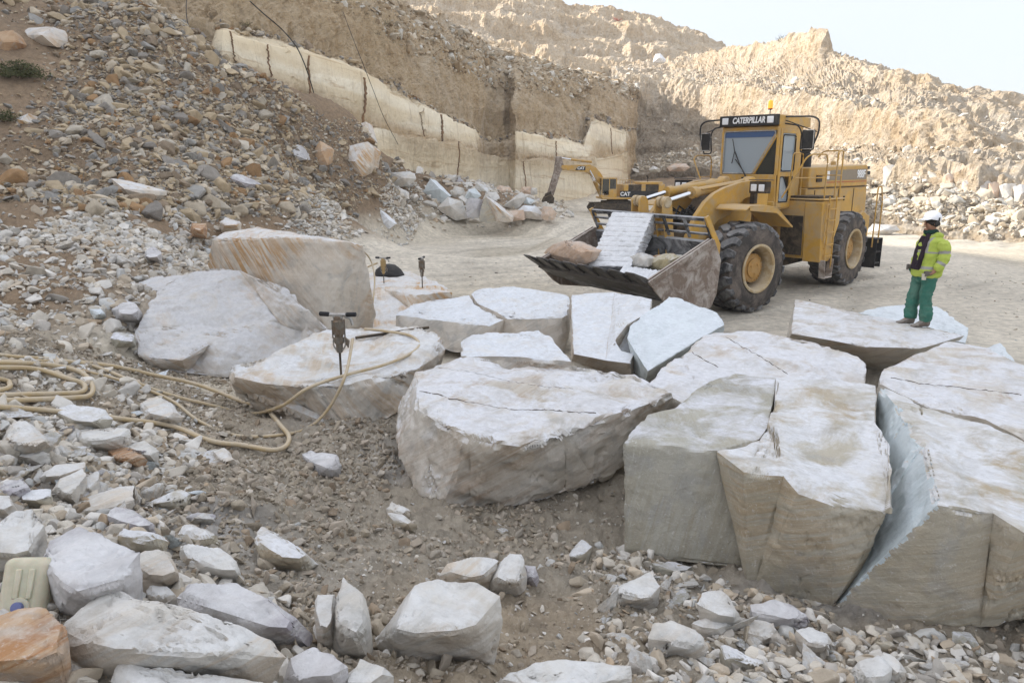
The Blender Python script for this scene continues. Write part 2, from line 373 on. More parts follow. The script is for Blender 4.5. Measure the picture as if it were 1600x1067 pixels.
_a2 = np.hypot(gx + 14, gy - 60); rut = np.sin(_a2 * 5.2 + vn(pp * .25, 71) * 2.5) * np.clip(vn(pp * .18, 77) * 1.5 + .5, 0, 1)
_a3 = np.hypot(gx - 40, gy + 6); rut2 = np.clip(np.sin(_a3 * 3.1 + vn(pp * .2, 81) * 2), .2, 1) * np.clip(vn(pp * .15, 87) * 2 + .3, 0, 1)
base = base * (1 - .16 * np.clip(-rut, 0, 1) - .20 * rut2)[:, None]
cg = near_c * ne[:, None] + base * (1 - ne[:, None])
cg = cg * (1 - ea[:, None]) + (c_earth * (1 - .35 * dk) ) * ea[:, None]
gnd = mesh_np('ground', np.c_[gx, gy, zg], quads, M['ground'], cg, smooth=True)
tag(gnd, kind='structure')
def gtop(x, y): z = gz(x, y); return z + detail(np.atleast_1d(x).astype(float), np.atleast_1d(y).astype(float), z)
_T = np.geomspace(1.5, 110, 700)
def gp(px, py):
    """where the ray through a photo pixel meets the ground"""
    r = ray(px, py); P = CAM + r[None] * _T[:, None]
    b = P[:, 2] < gtop(P[:, 0], P[:, 1]); k = int(np.argmax(b)) if b.any() else len(_T) - 1
    return P[k]
# ---- lofted cliffs and hills
def loft(name, cols, rows, attr, amp, seed, ncol, dens, freq=.35, colamp=None):
    """cols: px list; rows: list of (py list, D list); attr: rows x (cut, pale, rubble); real 3-D control points, refined and roughened"""
    px = np.array(cols, float)
    ctrl = np.array([[ptd(p, y, d) for p, y, d in zip(px, ys, ds)] for ys, ds in rows])   # R,C,3
    u = np.linspace(0, 1, ncol); L = np.r_[0, np.cumsum(np.linalg.norm(np.diff(ctrl[len(rows) // 2], axis=0), axis=1))]
    uu = u * L[-1]
    A = np.stack([np.stack([np.interp(uu, L, ctrl[r, :, k]) for k in range(3)], -1) for r in range(len(rows))])
    at = np.array(attr, float)
    if at.ndim == 2: at = np.repeat(at[:, None], len(px), 1)
    B = np.stack([np.stack([np.interp(uu, L, at[r, :, k]) for k in range(3)], -1) for r in range(len(rows))])
    P = []; Q = []
    for r in range(len(rows) - 1):
        n = dens[r]
        for k in range(n + (r == len(rows) - 2)):
            t = k / n; P.append(A[r] * (1 - t) + A[r + 1] * t); Q.append(B[r] * (1 - t) + B[r + 1] * t)
    P = np.array(P); Q = np.array(Q); nr, nc = P.shape[:2]
    du = np.gradient(P, axis=1); dv = np.gradient(P, axis=0)
    nn = np.cross(du, dv); nn /= np.linalg.norm(nn, axis=2, keepdims=True) + 1e-9
    # average normals so that displaced sheets stay whole
    for _ in range(3):
        nn[1:-1] = (nn[:-2] + nn[1:-1] + nn[2:]); nn /= np.linalg.norm(nn, axis=2, keepdims=True) + 1e-9
    if (nn * (CAM - P)).sum() < 0: nn = -nn
    p = P.reshape(-1, 3); c = Q.reshape(-1, 3)
    pv = p * np.array([1, 1, .35]) * freq
    d = rid(pv, 5, seed, .55) * .9 + fbm(p * freq * .5, 3, seed + 5) * .9
    led = np.sin(p[:, 2] * 2.1 + vn(p * .12, seed + 8) * 5) * .18
    fine = rid(p * freq * 5, 4, seed + 9, .6) * .22
    cut = np.clip(c[:, 0], 0, 1)
    blocky = vn(np.floor(np.c_[p[:, :2] * .32, p[:, 2] * .01]) + .5, seed + 3) * .25
    disp = amp * ((d + led + fine) * (1 - cut * .95) + cut * blocky / max(amp, .1))
    p2 = p + nn.reshape(-1, 3) * disp[:, None]
    ii = np.arange(nr - 1)[:, None] * nc + np.arange(nc - 1)[None]
    q = np.stack([ii, ii + 1, ii + nc + 1, ii + nc], -1).reshape(-1, 4)
    o = mesh_np(name, p2, q, M['cliff'], c, smooth=False)
    return tag(o, kind='structure'), p2.reshape(nr, nc, 3)
# left cliff above the cut wall
Lp = [100, 300, 342, 350, 420, 500, 570, 620, 680, 741, 752, 798, 806, 868, 912, 924, 935, 975, 983, 990]
LD = [37, 36, 34.5, 33.2, 36, 39, 42, 45, 49, 54, 57.5, 59.5, 57, 62, 66, 67.5, 69, 73, 82, 100]
y0 = [62, 95, 118, 120, 170, 215, 245, 275, 295, 305, 308, 312, 312, 312, 304, 300, 296, 282, 276, 270]
y1 = [52, 82, 100, 106, 142, 176, 204, 211, 227, 237, 242, 248, 249, 252, 254, 252, 248, 240, 236, 236]
y3 = [20, 40, 56, 54, 72, 92, 118, 150, 180, 204, 222, 226, 206, 220, 232, 192, 190, 206, 206, 206]
y5 = [-60, -50, -40, -40, -20, 0, 25, 52, 82, 104, 118, 122, 126, 136, 140, 128, 124, 142, 146, 150]
y6 = [-140, -140, -130, -130, -100, -60, -12, 8, 34, 62, 68, 82, 86, 104, 114, 119, 118, 134, 138, 142]
LDn = np.array(LD, float)
def rowL(y, add): return (y, list(LDn + add))
Lrows = [rowL([a + 12 for a in y0], -.3), rowL(y1, 0), rowL([a - 1 for a in y1], 1.2), rowL(y3, 1.5), rowL([a - 2 for a in y3], 3.5), rowL(y5, 8), rowL(y6, 15)]
back = np.array([ptd(p, y, d + 15) for p, y, d in zip(Lp, y6, LD)])
def lattr():
    A = np.zeros((10, len(Lp), 3))
    for j, p in enumerate(Lp):
        c = 1.0 if (345 < p < 745 or 803 < p < 978) else 0.0
        A[0:4, j, 0] = c
        A[2, j, 0] *= .3
        if 590 < p < 930: A[1, j, 0] = .47
        if 741 < p < 803: A[0, j, 0] = 1.0; A[1, j, 0] = .5
        if p < 345: A[0:4, j, 0] = 0
        A[:, j, 1] = .3
        A[3, j, 1] = .5; A[6:, j, 1] = .55; A[5, j, 1] = .25
        if p > 900: A[4:, j, 1] = .5
    return A
# rows 7, 8: the plateau running back behind the rim (world space)
def loft_back(rows, cols, offs):
    out = list(rows)
    for dx, dy, dz in offs:
        ys, ds = [], []
        out.append(('w', back + np.array([dx, dy, dz])))
    return out
_old_ptd = ptd
def loft2(name, cols, rows, worldrows, attr, amp, seed, ncol, dens, freq):
    px = np.array(cols, float)
    return _loft_core(name, np.array([[ptd(p, y, d) for p, y, d in zip(px, ys, ds)] for ys, ds in rows] + [list(w) for w in worldrows]), attr, amp, seed, ncol, dens, freq)
def _loft_core(name, ctrl, attr, amp, seed, ncol, dens, freq):
    R_n = len(ctrl); C_n = ctrl.shape[1]
    L = np.r_[0, np.cumsum(np.linalg.norm(np.diff(ctrl[R_n // 3], axis=0), axis=1))]
    uu = np.linspace(0, L[-1], ncol)
    A = np.stack([np.stack([np.interp(uu, L, ctrl[r, :, k]) for k in range(3)], -1) for r in range(R_n)])
    at = np.array(attr, float)
    if at.ndim == 2: at = np.repeat(at[:, None], C_n, 1)
    B = np.stack([np.stack([np.interp(uu, L, at[r, :, k]) for k in range(3)], -1) for r in range(R_n)])
    P = []; Q = []
    for r in range(R_n - 1):
        n = dens[r]
        for k in range(n + (r == R_n - 2)):
            t = k / n; P.append(A[r] * (1 - t) + A[r + 1] * t); Q.append(B[r] * (1 - t) + B[r + 1] * t)
    P = np.array(P); Q = np.array(Q); nr, nc = P.shape[:2]
    du = np.gradient(P, axis=1); dv = np.gradient(P, axis=0)
    nn = np.cross(du, dv); nn /= np.linalg.norm(nn, axis=2, keepdims=True) + 1e-9
    for _ in range(4):
        nn[1:-1] = (nn[:-2] + nn[1:-1] + nn[2:]); nn /= np.linalg.norm(nn, axis=2, keepdims=True) + 1e-9
    if (nn * (CAM - P)).sum() < 0: nn = -nn
    p = P.reshape(-1, 3); c = Q.reshape(-1, 3).copy()
    d = rid(p * np.array([1.3, 1.3, .34]) * freq, 5, seed, .58) * 1.05 + fbm(p * freq * .4, 3, seed + 5) * 1.1
    led = np.sin(p[:, 2] * 1.7 + vn(p * .1, seed + 8) * 5) * .22
    fine = rid(p * np.array([1, 1, .55]) * freq * 3.6, 4, seed + 9, .6) * .34
    cut = np.clip(c[:, 0], 0, 1)
    s = np.floor((p[:, 0] * .6 + p[:, 1]) * .22)
    blocky = (_h(s.astype(np.int64), (s * 0).astype(np.int64), (s * 0).astype(np.int64), seed) - .5) * .9
    disp = amp * (d + led + fine) * (1 - cut * .96) + cut * blocky * .5
    p2 = p + nn.reshape(-1, 3) * disp[:, None]
    c[:, 1] = np.clip(c[:, 1] + vn(p * .2, seed + 20) * .25, 0, 1)
    ii = np.arange(nr - 1)[:, None] * nc + np.arange(nc - 1)[None]
    q = np.stack([ii, ii + 1, ii + nc + 1, ii + nc], -1).reshape(-1, 4)
    o = mesh_np(name, p2, q, M['cliff'], c, smooth=False)
    return tag(o, kind='structure'), p2.reshape(nr, nc, 3)
cliffL, PL = loft2('cliff', Lp, Lrows, [back + np.array([-22, 12, 4.5]), back + np.array([-48, 20, 5]), back + np.array([-85, 40, -14])], lattr(), .55, 3, 620, [26, 4, 26, 8, 46, 40, 20, 6, 4], .45)
def joint(px, r0, r1, w_, seed):
    """open joint running down the sawn face"""
    def pr(p): d = p - CAM; return 800 + F * d[0] / (d[1] * math.cos(TH) - d[2] * math.sin(TH))
    j = int(np.argmin([abs(pr(PL[(r0 + r1) // 2, k]) - px) for k in range(PL.shape[1])]))
    V = []; rr_ = random.Random(seed); Fq = []
    for r in range(r0, r1 + 1):
        p = PL[r, j]; q = PL[r, min(j + 1, PL.shape[1] - 1)] - PL[r, max(j - 1, 0)]; q = q / (np.linalg.norm(q) + 1e-9); n = np.array([q[1], -q[0], 0]); n = n if n @ (CAM - p) > 0 else -n
        k = w_ * .6 * rr_.uniform(.3, 1.2); c = p + n * .05 + q * rr_.uniform(-.05, .05)
        V += [c - q * k, c + n * .03, c + q * k, c - n * .4]
    m_ = r1 - r0
    for i in range(m_):
        for e in range(4): Fq.append([i * 4 + e, i * 4 + (e + 1) % 4, i * 4 + 4 + (e + 1) % 4, i * 4 + 4 + e])
    o = mesh_np('joint', np.array(V), np.array(Fq), M['joint'], parent=cliffL); return o
for a in ((362, 31, 56, .035, 1), (421, 31, 56, .06, 2), (482, 31, 55, .11, 3), (571, 31, 54, .14, 4), (661, 31, 55, .03, 5), (692, 31, 56, .18, 6), (716, 8, 27, .04, 8), (868, 31, 56, .09, 11), (955, 31, 56, .06, 13), (820, 6, 27, .07, 14)): joint(*a)
# far ridge in the middle
Mp = [420, 640, 800, 868, 880, 935, 1000, 1030, 1060, 1095, 1120, 1140, 1180, 1260, 1330]
Mr = [-70, -30, -14, -3, 8, 14, 29, 31, 44, 52, 68, 79, 84, 100, 118]
Mz = len(Mp)
Mrows = [([y + 150 for y in Mr], [112] * Mz), ([y + 82 for y in Mr], [120] * Mz), ([y + 79 for y in Mr], [127] * Mz), ([y + 46 for y in Mr], [130] * Mz), ([y + 43 for y in Mr], [137] * Mz),
         ([y + 22 for y in Mr], [139] * Mz), ([y + 19 for y in Mr], [146] * Mz), (Mr, [150] * Mz), ([y + 12 for y in Mr], [185] * Mz), ([y + 150 for y in Mr], [215] * Mz)]
hillM, PM = loft2('hill', Mp, Mrows, [], [(0, .5, .1), (0, .55, .0), (0, .8, .2), (0, .45, 0), (0, .8, .1), (0, .35, 0), (0, .7, 0), (0, .35, .1), (0, .4, .3), (0, .4, .3)], 1.05, 33, 420, [16, 4, 16, 4, 12, 4, 14, 4, 3], .22)
# the right-hand sunlit hill with its benches
Rp = [955, 985, 1040, 1100, 1180, 1230, 1262, 1284, 1289, 1330, 1400, 1450, 1500, 1560, 1600, 1720, 2000, 2400]
def ip(pairs): a = np.array(pairs, float); return list(np.interp(Rp, a[:, 0], a[:, 1]))
D0 = np.array(ip([(955, 84), (1040, 84), (1100, 80), (1200, 62), (1300, 47), (1370, 39), (1450, 35), (1520, 32.5), (1600, 31), (1720, 28), (2000, 24), (2400, 20)]))
rows = [
 (ip([(955, 280), (1040, 270), (1100, 264), (1200, 292), (1300, 322), (1370, 350), (1450, 366), (1520, 378), (1600, 394), (1720, 415), (2400, 520)]), D0 - .5),
 (ip([(955, 262), (1040, 248), (1100, 246), (1200, 268), (1300, 280), (1370, 296), (1450, 306), (1520, 315), (1600, 322), (1720, 335), (2400, 380)]), D0 + 7),
 (ip([(955, 260), (1040, 246), (1100, 244), (1200, 266), (1300, 278), (1370, 293), (1450, 303), (1520, 312), (1600, 319), (1720, 332), (2400, 376)]), D0 + 9),
 (ip([(955, 230), (1040, 225), (1100, 240), (1200, 255), (1300, 258), (1370, 256), (1450, 264), (1520, 272), (1600, 286), (1720, 300), (2400, 330)]), D0 + 9.6),
 (ip([(955, 228), (1040, 223), (1100, 238), (1200, 252), (1300, 255), (1370, 252), (1450, 260), (1520, 268), (1600, 281), (1720, 296), (2400, 326)]), D0 + 13),
 (ip([(955, 180), (1000, 176), (1040, 190), (1100, 222), (1200, 235), (1300, 238), (1370, 240), (1450, 248), (1520, 254), (1600, 262), (1720, 280), (2400, 300)]), D0 + 16),
 (ip([(955, 118), (980, 118), (1040, 126), (1100, 138), (1180, 141), (1240, 150), (1330, 168), (1400, 182), (1450, 196), (1500, 212), (1560, 226), (1600, 240), (1720, 255), (2400, 280)]), D0 + 19),
 (ip([(955, 115), (980, 114), (1040, 122), (1100, 132), (1180, 134), (1240, 142), (1330, 158), (1400, 172), (1450, 184), (1500, 196), (1560, 208), (1600, 216), (1720, 235), (2400, 260)]), D0 + 27),
 (ip([(955, 112), (1040, 106), (1100, 104), (1180, 100), (1240, 98), (1284, 100), (1330, 126), (1400, 138), (1450, 150), (1500, 168), (1560, 176), (1600, 182), (1720, 200), (2400, 225)]), D0 + 33),
 (ip([(955, 112), (1000, 99), (1040, 96), (1100, 86), (1180, 75), (1230, 68), (1250, 60), (1262, 56), (1284, 51), (1289, 88), (1330, 107), (1400, 118), (1450, 128), (1500, 147), (1560, 155), (1600, 161), (1720, 178), (2400, 200)]), D0 + 36),
 (ip([(955, 120), (1100, 92), (1230, 76), (1284, 60), (1289, 95), (1450, 136), (1600, 168), (2400, 208)]), D0 + 50),
 (ip([(955, 270), (2400, 300)]), D0 + 90)]
rat = [(0, .75, .45), (0, .8, .6), (0, .9, .6), (0, .85, 0), (0, .9, .5), (0, .75, .2), (0, .85, 0), (0, .9, .35), (0, .8, .2), (0, .75, 0), (0, .7, .3), (0, .6, .3)]
rat = np.repeat(np.array(rat, float)[:, None], len(Rp), 1)
for j, p in enumerate(Rp):
    if p < 1110: rat[0:6, j, 2] = .85; rat[0:5, j, 1] = .3
rows = [(rows[0][0], rows[0][1])] + rows; rat = np.concatenate([rat[:1], rat])
rows[0] = (list(np.array(rows[0][0]) + 26), list(np.array(rows[0][1]) + .6))
hillR, PR = loft2('hill', Rp, rows, [], rat, .72, 51, 620, [4, 26, 4, 14, 5, 12, 38, 12, 12, 22, 6, 5], .34)
# ================================================================== QUARRIED BLOCKS
def refine(bm, L, passes=6):
    for _ in range(passes):
        es = [e for e in bm.edges if e.calc_length() > L]
        if not es: break
        bmesh.ops.subdivide_edges(bm, edges=es, cuts=1, use_grid_fill=True)
        bmesh.ops.triangulate(bm, faces=[f for f in bm.faces if len(f.verts) > 3])
def rough_obj(name, bm, mat, L, amp, seed, smoothang=32, parent=None, fl=1.0):
    """refine the hull, then break up its faces and chip its edges"""
    refine(bm, L)
    bmesh.ops.recalc_face_normals(bm, faces=bm.faces)
    bm.normal_update(); bm.verts.index_update()
    P = np.array([v.co[:] for v in bm.verts]); N = np.array([v.normal[:] for v in bm.verts])
    # edge chips: where neighbouring faces meet at an angle
    sh = np.zeros(len(P))
    for e in bm.edges:
        if len(e.link_faces) == 2:
            a = e.calc_face_angle(0)
            if a > .3:
                for v in e.verts: sh[v.index] = max(sh[v.index], a)
    EI = np.array([(e.verts[0].index, e.verts[1].index) for e in bm.edges]); dg_ = np.bincount(EI.ravel(), minlength=len(P)) + 1e-6
    sh0 = sh.copy()
    for _ in range(max(1, int(.05 / L))):
        acc = np.bincount(EI[:, 0], sh[EI[:, 1]], len(P)) + np.bincount(EI[:, 1], sh[EI[:, 0]], len(P)); sh = np.maximum(sh * .85, acc / dg_ * 1.5)
    sh = np.minimum(sh, 1.2)
    d = (fbm(P * 1.3 * fl, 3, seed) * 1.1 + np.minimum(rid(P * 2.6 * fl, 4, seed + 3, .55), .35) * .9 + fbm(P * 9, 3, seed + 7) * .16) * amp
    q = vn(P * 1.5 * fl, seed + 21) * 2.6 + vn(P * 5 * fl, seed + 22) * .35; f = q - np.floor(q); st = np.floor(q) + np.clip((f - .3) / .4, 0, 1)
    d = d + (st / 2.6) * amp * .45
    chip = np.clip(sh, 0, 1.2) * np.clip(vn(P * 6, seed + 11) * 1.3 + .45, 0, 1) * amp * .75
    P = P + N * (d - chip)[:, None]
    for v, c in zip(bm.verts, P): v.co = c
    c0 = P.mean(0); c0[2] = P[:, 2].min()
    for v in bm.verts: v.co = (v.co.x - c0[0], v.co.y - c0[1], v.co.z - c0[2])
    me = bpy.data.meshes.new(name); bm.to_mesh(me); bm.free()
    for p in me.polygons: p.use_smooth = True
    me.set_sharp_from_angle(angle=R_(smoothang))
    me.materials.append(M[mat] if isinstance(mat, str) else mat)
    o = bpy.data.objects.new(name, me); COL.objects.link(o); o.location = c0
    if parent: o.parent = parent
    return o
def hullbm(pts):
    bm = bmesh.new()
    for p in pts: bm.verts.new(Vector(p))
    r = bmesh.ops.convex_hull(bm, input=bm.verts)
    bmesh.ops.delete(bm, geom=[g for g in set(r['geom_interior'] + r['geom_unused']) if isinstance(g, bmesh.types.BMVert)], context='VERTS')
    bmesh.ops.dissolve_limit(bm, angle_limit=R_(4), verts=bm.verts, edges=bm.edges)
    bmesh.ops.triangulate(bm, faces=bm.faces)
    return bm
def loftbm(top, bot):
    """top and bottom rings of equal length joined by side faces"""
    bm = bmesh.new(); n = len(top)
    a = [bm.verts.new(p) for p in top]; b = [bm.verts.new(p) for p in bot]
    ta = bm.faces.new(a); tb = bm.faces.new(b[::-1])
    for i in range(n): bm.faces.new((a[i], b[i], b[(i + 1) % n], a[(i + 1) % n]))
    bmesh.ops.triangulate(bm, faces=bm.faces, ngon_method='EAR_CLIP')
    return bm
BL = {}
M['mb_vein2'] = marble('marble faintly veined block', ((.50, .45, .38), (.62, .58, .52)), (.45, .30, .16), .5, (.75, .75, .75), .55, (.0, -.95, .4), vscale=3.2)
M['mb_torn'] = marble('torn blue white marble', ((.50, .57, .60), (.64, .70, .72)), (.60, .62, .62), .2, (.74, .78, .80), .5, (.9, .3, .1), (.40, .46, .48))
def block(key, label, mat, top, bot=None, L=.07, amp=.035, seed=1, grp='quarried marble blocks on the floor', name='marble_block', shrink=.96, zb=0.0, cat='marble block', hull=False, back=0):
    """top: survey points (px, py, z) round the upper face; bot: matching points of the underside (or None: straight down, drawn in slightly)"""
    T = [ptz(*p) for p in top]
    c = np.mean(T, 0)
    if bot is None: bot = [None] * len(top)
    B = []
    for t, b in zip(T, bot):
        if b is None: q = c + (t - c) * shrink; B.append(np.array([q[0], q[1], zb - .05]))
        elif len(b) == 2: q = c + (t - c) * b[0]; B.append(np.array([q[0], q[1], b[1]]))
        else: B.append(ptz(*b))
    bm = hullbm(T + B) if hull else loftbm(T, B)
    o = rough_obj(name, bm, mat, L, amp, seed)
    tag(o, label, cat, grp); BL[key] = o; return o
G1 = 'quarried marble blocks on the floor'
block('C', 'big rounded marble boulder with white dusty flat top, centre of the block field', 'mb_main',
      [(650, 580, .82), (722, 558, .88), (830, 563, .9), (905, 570, .9), (990, 590, .88), (1052, 615, .84), (985, 642, .84), (935, 655, .83), (882, 672, .82), (845, 690, .8), (815, 698, .76), (770, 692, .8), (735, 685, .8), (690, 662, .8), (652, 640, .8)],
      [(628, 640, .35), (.8, 0), (.8, 0), (.8, 0), (.85, .1), (1046, 640, .5), (1010, 680, .4), (966, 733, .2), (930, 752, .18), (880, 765, .1), (812, 786, .04), (735, 796, -.03), (690, 795, -.03), (648, 775, .0), (622, 690, .3)], .03, .065, 3)
block('D1', 'left half of the split block, grey sawn front face, lower right of the boulder', 'mb_grey',
      [(973, 690, .95), (1012, 650, .97), (1055, 640, .98), (1100, 600, .98), (1150, 583, 1.0), (1212, 590, 1.0), (1206, 632, 1.0), (1196, 672, .99), (1186, 686, .98), (1122, 704, .96)],
      [(976, 862, -.03), (.97, 0), (.97, 0), (.97, 0), (.97, 0), (.99, 0), (.99, 0), (.99, 0), (1190, 890, -.03), (1160, 888, -.03)], .03, .022, 5)
block('D2', 'right half of the split block, tan front with chalky white ledge, crack at its left', 'mb_tan',
      [(1124, 708, .95), (1190, 690, .98), (1200, 674, .99), (1210, 634, 1.0), (1216, 590, 1.0), (1290, 592, 1.0), (1368, 602, 1.0), (1368, 640, 1.0), (1366, 660, 1.0), (1388, 690, .99), (1391, 745, .96), (1389, 800, .86), (1300, 790, .88), (1248, 772, .92), (1225, 745, .98), (1163, 738, .97)],
      [(1163, 890, -.03), (.97, .0), (.98, 0), (.98, 0), (.99, 0), (.98, 0), (.98, 0), (.98, 0), (.98, 0), (.97, 0), (1330, 930, 0), (1300, 952, -.03), (1290, 948, -.03), (1240, 936, -.03), (1180, 915, -.03), (1166, 914, -.03)], .03, .025, 9)
block('E', 'huge leaning block at the right edge, torn blue white side facing the crack', 'mb_tan',
      [(1376, 606, 1.02), (1440, 636, 1.03), (1540, 662, 1.03), (1600, 692, 1.02), (1720, 740, 1.0), (1760, 860, .9), (1600, 832, .95), (1552, 802, .97), (1520, 800, .98), (1465, 790, 1.0), (1456, 745, 1.03), (1446, 694, 1.05), (1432, 700, 1.02), (1412, 660, 1.04), (1398, 632, 1.06)],
      [(.9, 0), (.9, 0), (.9, 0), (.9, 0), (.95, 0), (1690, 965, .12), (1600, 972, .1), (1530, 984, .05), (1446, 993, -.03), (1300, 950, -.03), (1302, 942, -.03), (1306, 928, -.0), (1316, 900, .08), (1345, 800, .3), (1366, 680, .6)], .03, .03, 12)
block('F', 'large flat topped block behind the huge leaning one, dark crack line across its top', 'mb_main',
      [(1374, 600, 1.0), (1384, 580, 1.0), (1430, 556, 1.0), (1484, 533, 1.0), (1545, 545, 1.0), (1600, 572, 1.0), (1680, 610, 1.0), (1690, 700, 1.0), (1604, 688, 1.0), (1540, 656, 1.02), (1445, 634, 1.0)], None, .04, .03, 15)
block('G', 'low cracked slab lying behind the split block', 'mb_main',
      [(1012, 598, .72), (1048, 562, .78), (1076, 545, .80), (1108, 521, .82), (1180, 518, .84), (1262, 532, .84), (1335, 552, .82), (1354, 566, .8), (1352, 600, .7), (1240, 640, .7), (1100, 650, .66)],
      [(1.0, 0)] * 11, .06, .035, 18)
block('H1', 'narrow white slab under the bucket, left of the curved blue gap', 'mb_white',
      [(893, 460, 1.0), (960, 457, 1.0), (1018, 467, 1.0), (1015, 487, .96), (980, 507, .86), (962, 530, .74), (972, 546, .66), (990, 552, .62), (985, 568, .56), (945, 563, .56), (897, 553, .57)],
      [(893, 480, .85), (.98, .2), (1018, 482, .85), (1015, 500, .8), (980, 520, .7), (964, 550, .5), (974, 565, .4), (992, 590, .2), (987, 592, .2), (945, 580, .2), (893, 565, .2)], .06, .02, 21)
block('H2', 'white slab with bluish side, right of the curved blue gap, below the bucket corner', 'mb_blue',
      [(1026, 480, .98), (1045, 463, 1.02), (1062, 467, 1.02), (1122, 490, .96), (1133, 504, .9), (1068, 546, .74), (1012, 580, .62), (990, 545, .72), (980, 528, .78), (984, 510, .86), (1000, 496, .92)],
      [(.98, .3), (.98, .3), (.98, .3), (.98, .3), (1132, 520, .7), (1070, 568, .45), (1008, 600, .25), (995, 590, .25), (985, 550, .4), (988, 530, .5), (.98, .3)], .06, .02, 24)
block('I1', 'left piece of the broken white topped slab, brown flank to the front', 'mb_white',
      [(617, 492, .58), (641, 476, .66), (680, 468, .72), (733, 461, .78), (742, 475, .72), (770, 488, .66), (788, 499, .58), (765, 509, .53), (700, 503, .55), (660, 498, .56)],
      [(617, 515, .3), (.95, 0), (.98, 0), (.98, 0), (.99, 0), (.99, 0), (785, 545, .0), (760, 558, -.03), (700, 548, .05), (640, 520, .3)], .06, .03, 27)
block('I2', 'right piece of the broken white topped slab, bluish right end, brown flank', 'mb_white',
      [(737, 460, .80), (750, 452, .84), (800, 447, .88), (886, 460, .82), (892, 470, .76), (886, 492, .66), (878, 497, .62), (832, 499, .6), (792, 498, .6), (775, 487, .68), (746, 474, .74)],
      [(.98, 0), (.98, 0), (.98, 0), (.98, 0), (890, 520, .3), (882, 545, .05), (872, 552, 0), (832, 556, -.03), (790, 550, -.03), (.98, 0), (.98, 0)], .06, .03, 30)
block('J', 'small pale topped block tucked between the boulder and the broken slab', 'mb_white',
      [(720, 535, .76), (738, 521, .8), (842, 515, .84), (866, 530, .78), (893, 565, .66), (800, 556, .72), (722, 557, .7)], [(.98, 0)] * 7, .06, .03, 33)
block('K', 'low rounded block carrying the rock drill and a loop of hose', 'mb_vein2',
      [(360, 572, .72), (420, 556, .72), (478, 532, .72), (505, 519, .74), (560, 513, .74), (640, 512, .76), (672, 516, .74), (691, 528, .70), (692, 548, .60), (655, 575, .6), (600, 590, .6), (545, 602, .58), (480, 603, .58), (415, 600, .6), (370, 590, .66)],
      [(362, 600, .5), (.95, 0), (.95, 0), (.95, 0), (.95, 0), (.95, 0), (.95, 0), (.97, .1), (690, 562, .42), (652, 612, .25), (622, 650, .08), (545, 677, -.03), (470, 660, .0), (405, 640, .12), (372, 615, .35)], .04, .06, 36)
block('A', 'broad grey boulder with a dusty sloping face, left of the drill block', 'mb_dusty',
      [(258, 442, 1.2), (300, 425, 1.34), (332, 418, 1.42), (372, 422, 1.4), (436, 444, 1.22), (478, 482, .92), (513, 513, .62), (440, 507, .62), (385, 518, .58), (330, 537, .5), (285, 563, .38), (214, 556, .42), (212, 515, .66)],
      [(.9, 0), (.95, 0), (.97, 0), (.97, 0), (.97, 0), (.97, 0), (506, 532, .4), (450, 552, .2), (400, 575, .1), (348, 589, .03), (292, 586, .05), (232, 575, .22), (211, 535, .5)], .045, .06, 39)
block('B', 'tall orange veined block standing behind the sloping boulder', 'mb_vein',
      [(332, 374, 1.86), (352, 364, 1.96), (402, 357, 2.05), (440, 372, 2.0), (500, 374, 1.98), (545, 380, 1.9), (566, 386, 1.78), (548, 396, 1.66), (522, 402, 1.55), (452, 409, 1.42), (420, 402, 1.52), (380, 392, 1.64), (342, 384, 1.76)],
      [(325, 412, 1.3), (.9, 0), (.9, 0), (.9, 0), (.95, 0), (575, 440, 1.1), (586, 492, .3), (580, 515, .0), (545, 520, -.03), (500, 505, .02), (460, 470, .4), (400, 430, .9), (330, 420, 1.2)], .045, .035, 42, hull=True)
block('A2', 'small grey block wedged behind the left end of the sloping boulder', 'mb_dusty',
      [(216, 440, .95), (240, 432, 1.0), (285, 430, 1.05), (270, 445, .95), (250, 462, .8), (222, 455, .85)], [(212, 475, .55), (.95, .1), (.95, .1), (.95, .1), (246, 490, .4), (220, 486, .45)], .07, .04, 45)
block('L', 'low veined block with two rock drills standing on its chalky top', 'mb_vein',
      [(562, 436, .5), (588, 424, .56), (640, 424, .55), (672, 436, .52), (708, 456, .44), (650, 462, .46), (600, 452, .48), (566, 448, .5)], [(566, 500, .1), (.98, 0), (.98, 0), (.98, 0), (.98, 0), (650, 490, .1), (612, 518, -.03), (575, 518, -.03)], .07, .035, 48)
block('M', 'angular grey slab the worker is standing on', 'mb_main',
      [(1243, 468, .74), (1300, 480, .72), (1350, 491, .68), (1425, 506, .62), (1508, 524, .58), (1462, 538, .6), (1440, 544, .6), (1352, 542, .64), (1300, 532, .68), (1236, 521, .74)],
      [(1228, 530, .4), (.98, 0), (.98, 0), (.98, 0), (1500, 532, .5), (1462, 552, .35), (1392, 582, -.03), (1372, 580, -.03), (1300, 560, .1), (1228, 540, .3)], .055, .02, 51)
block('N', 'pale bluish slab with one brown corner, behind the worker', 'mb_blue',
      [(1340, 487, .42), (1380, 479, .46), (1425, 476, .48), (1464, 479, .5), (1494, 500, .46), (1514, 512, .42), (1508, 536, .34), (1440, 520, .38)], [(.98, 0)] * 8, .06, .025, 54)
block('O', 'small pale wedge at the far right behind the big slabs', 'mb_blue',
      [(1535, 546, .42), (1562, 534, .5), (1577, 552, .44), (1592, 576, .3), (1560, 570, .35)], [(.98, 0)] * 5, .07, .03, 57)
def second(key, mat, test):
    me = BL[key].data; me.materials.append(M[mat])
    for p in me.polygons:
        if test(p.normal, p.center): p.material_index = 1
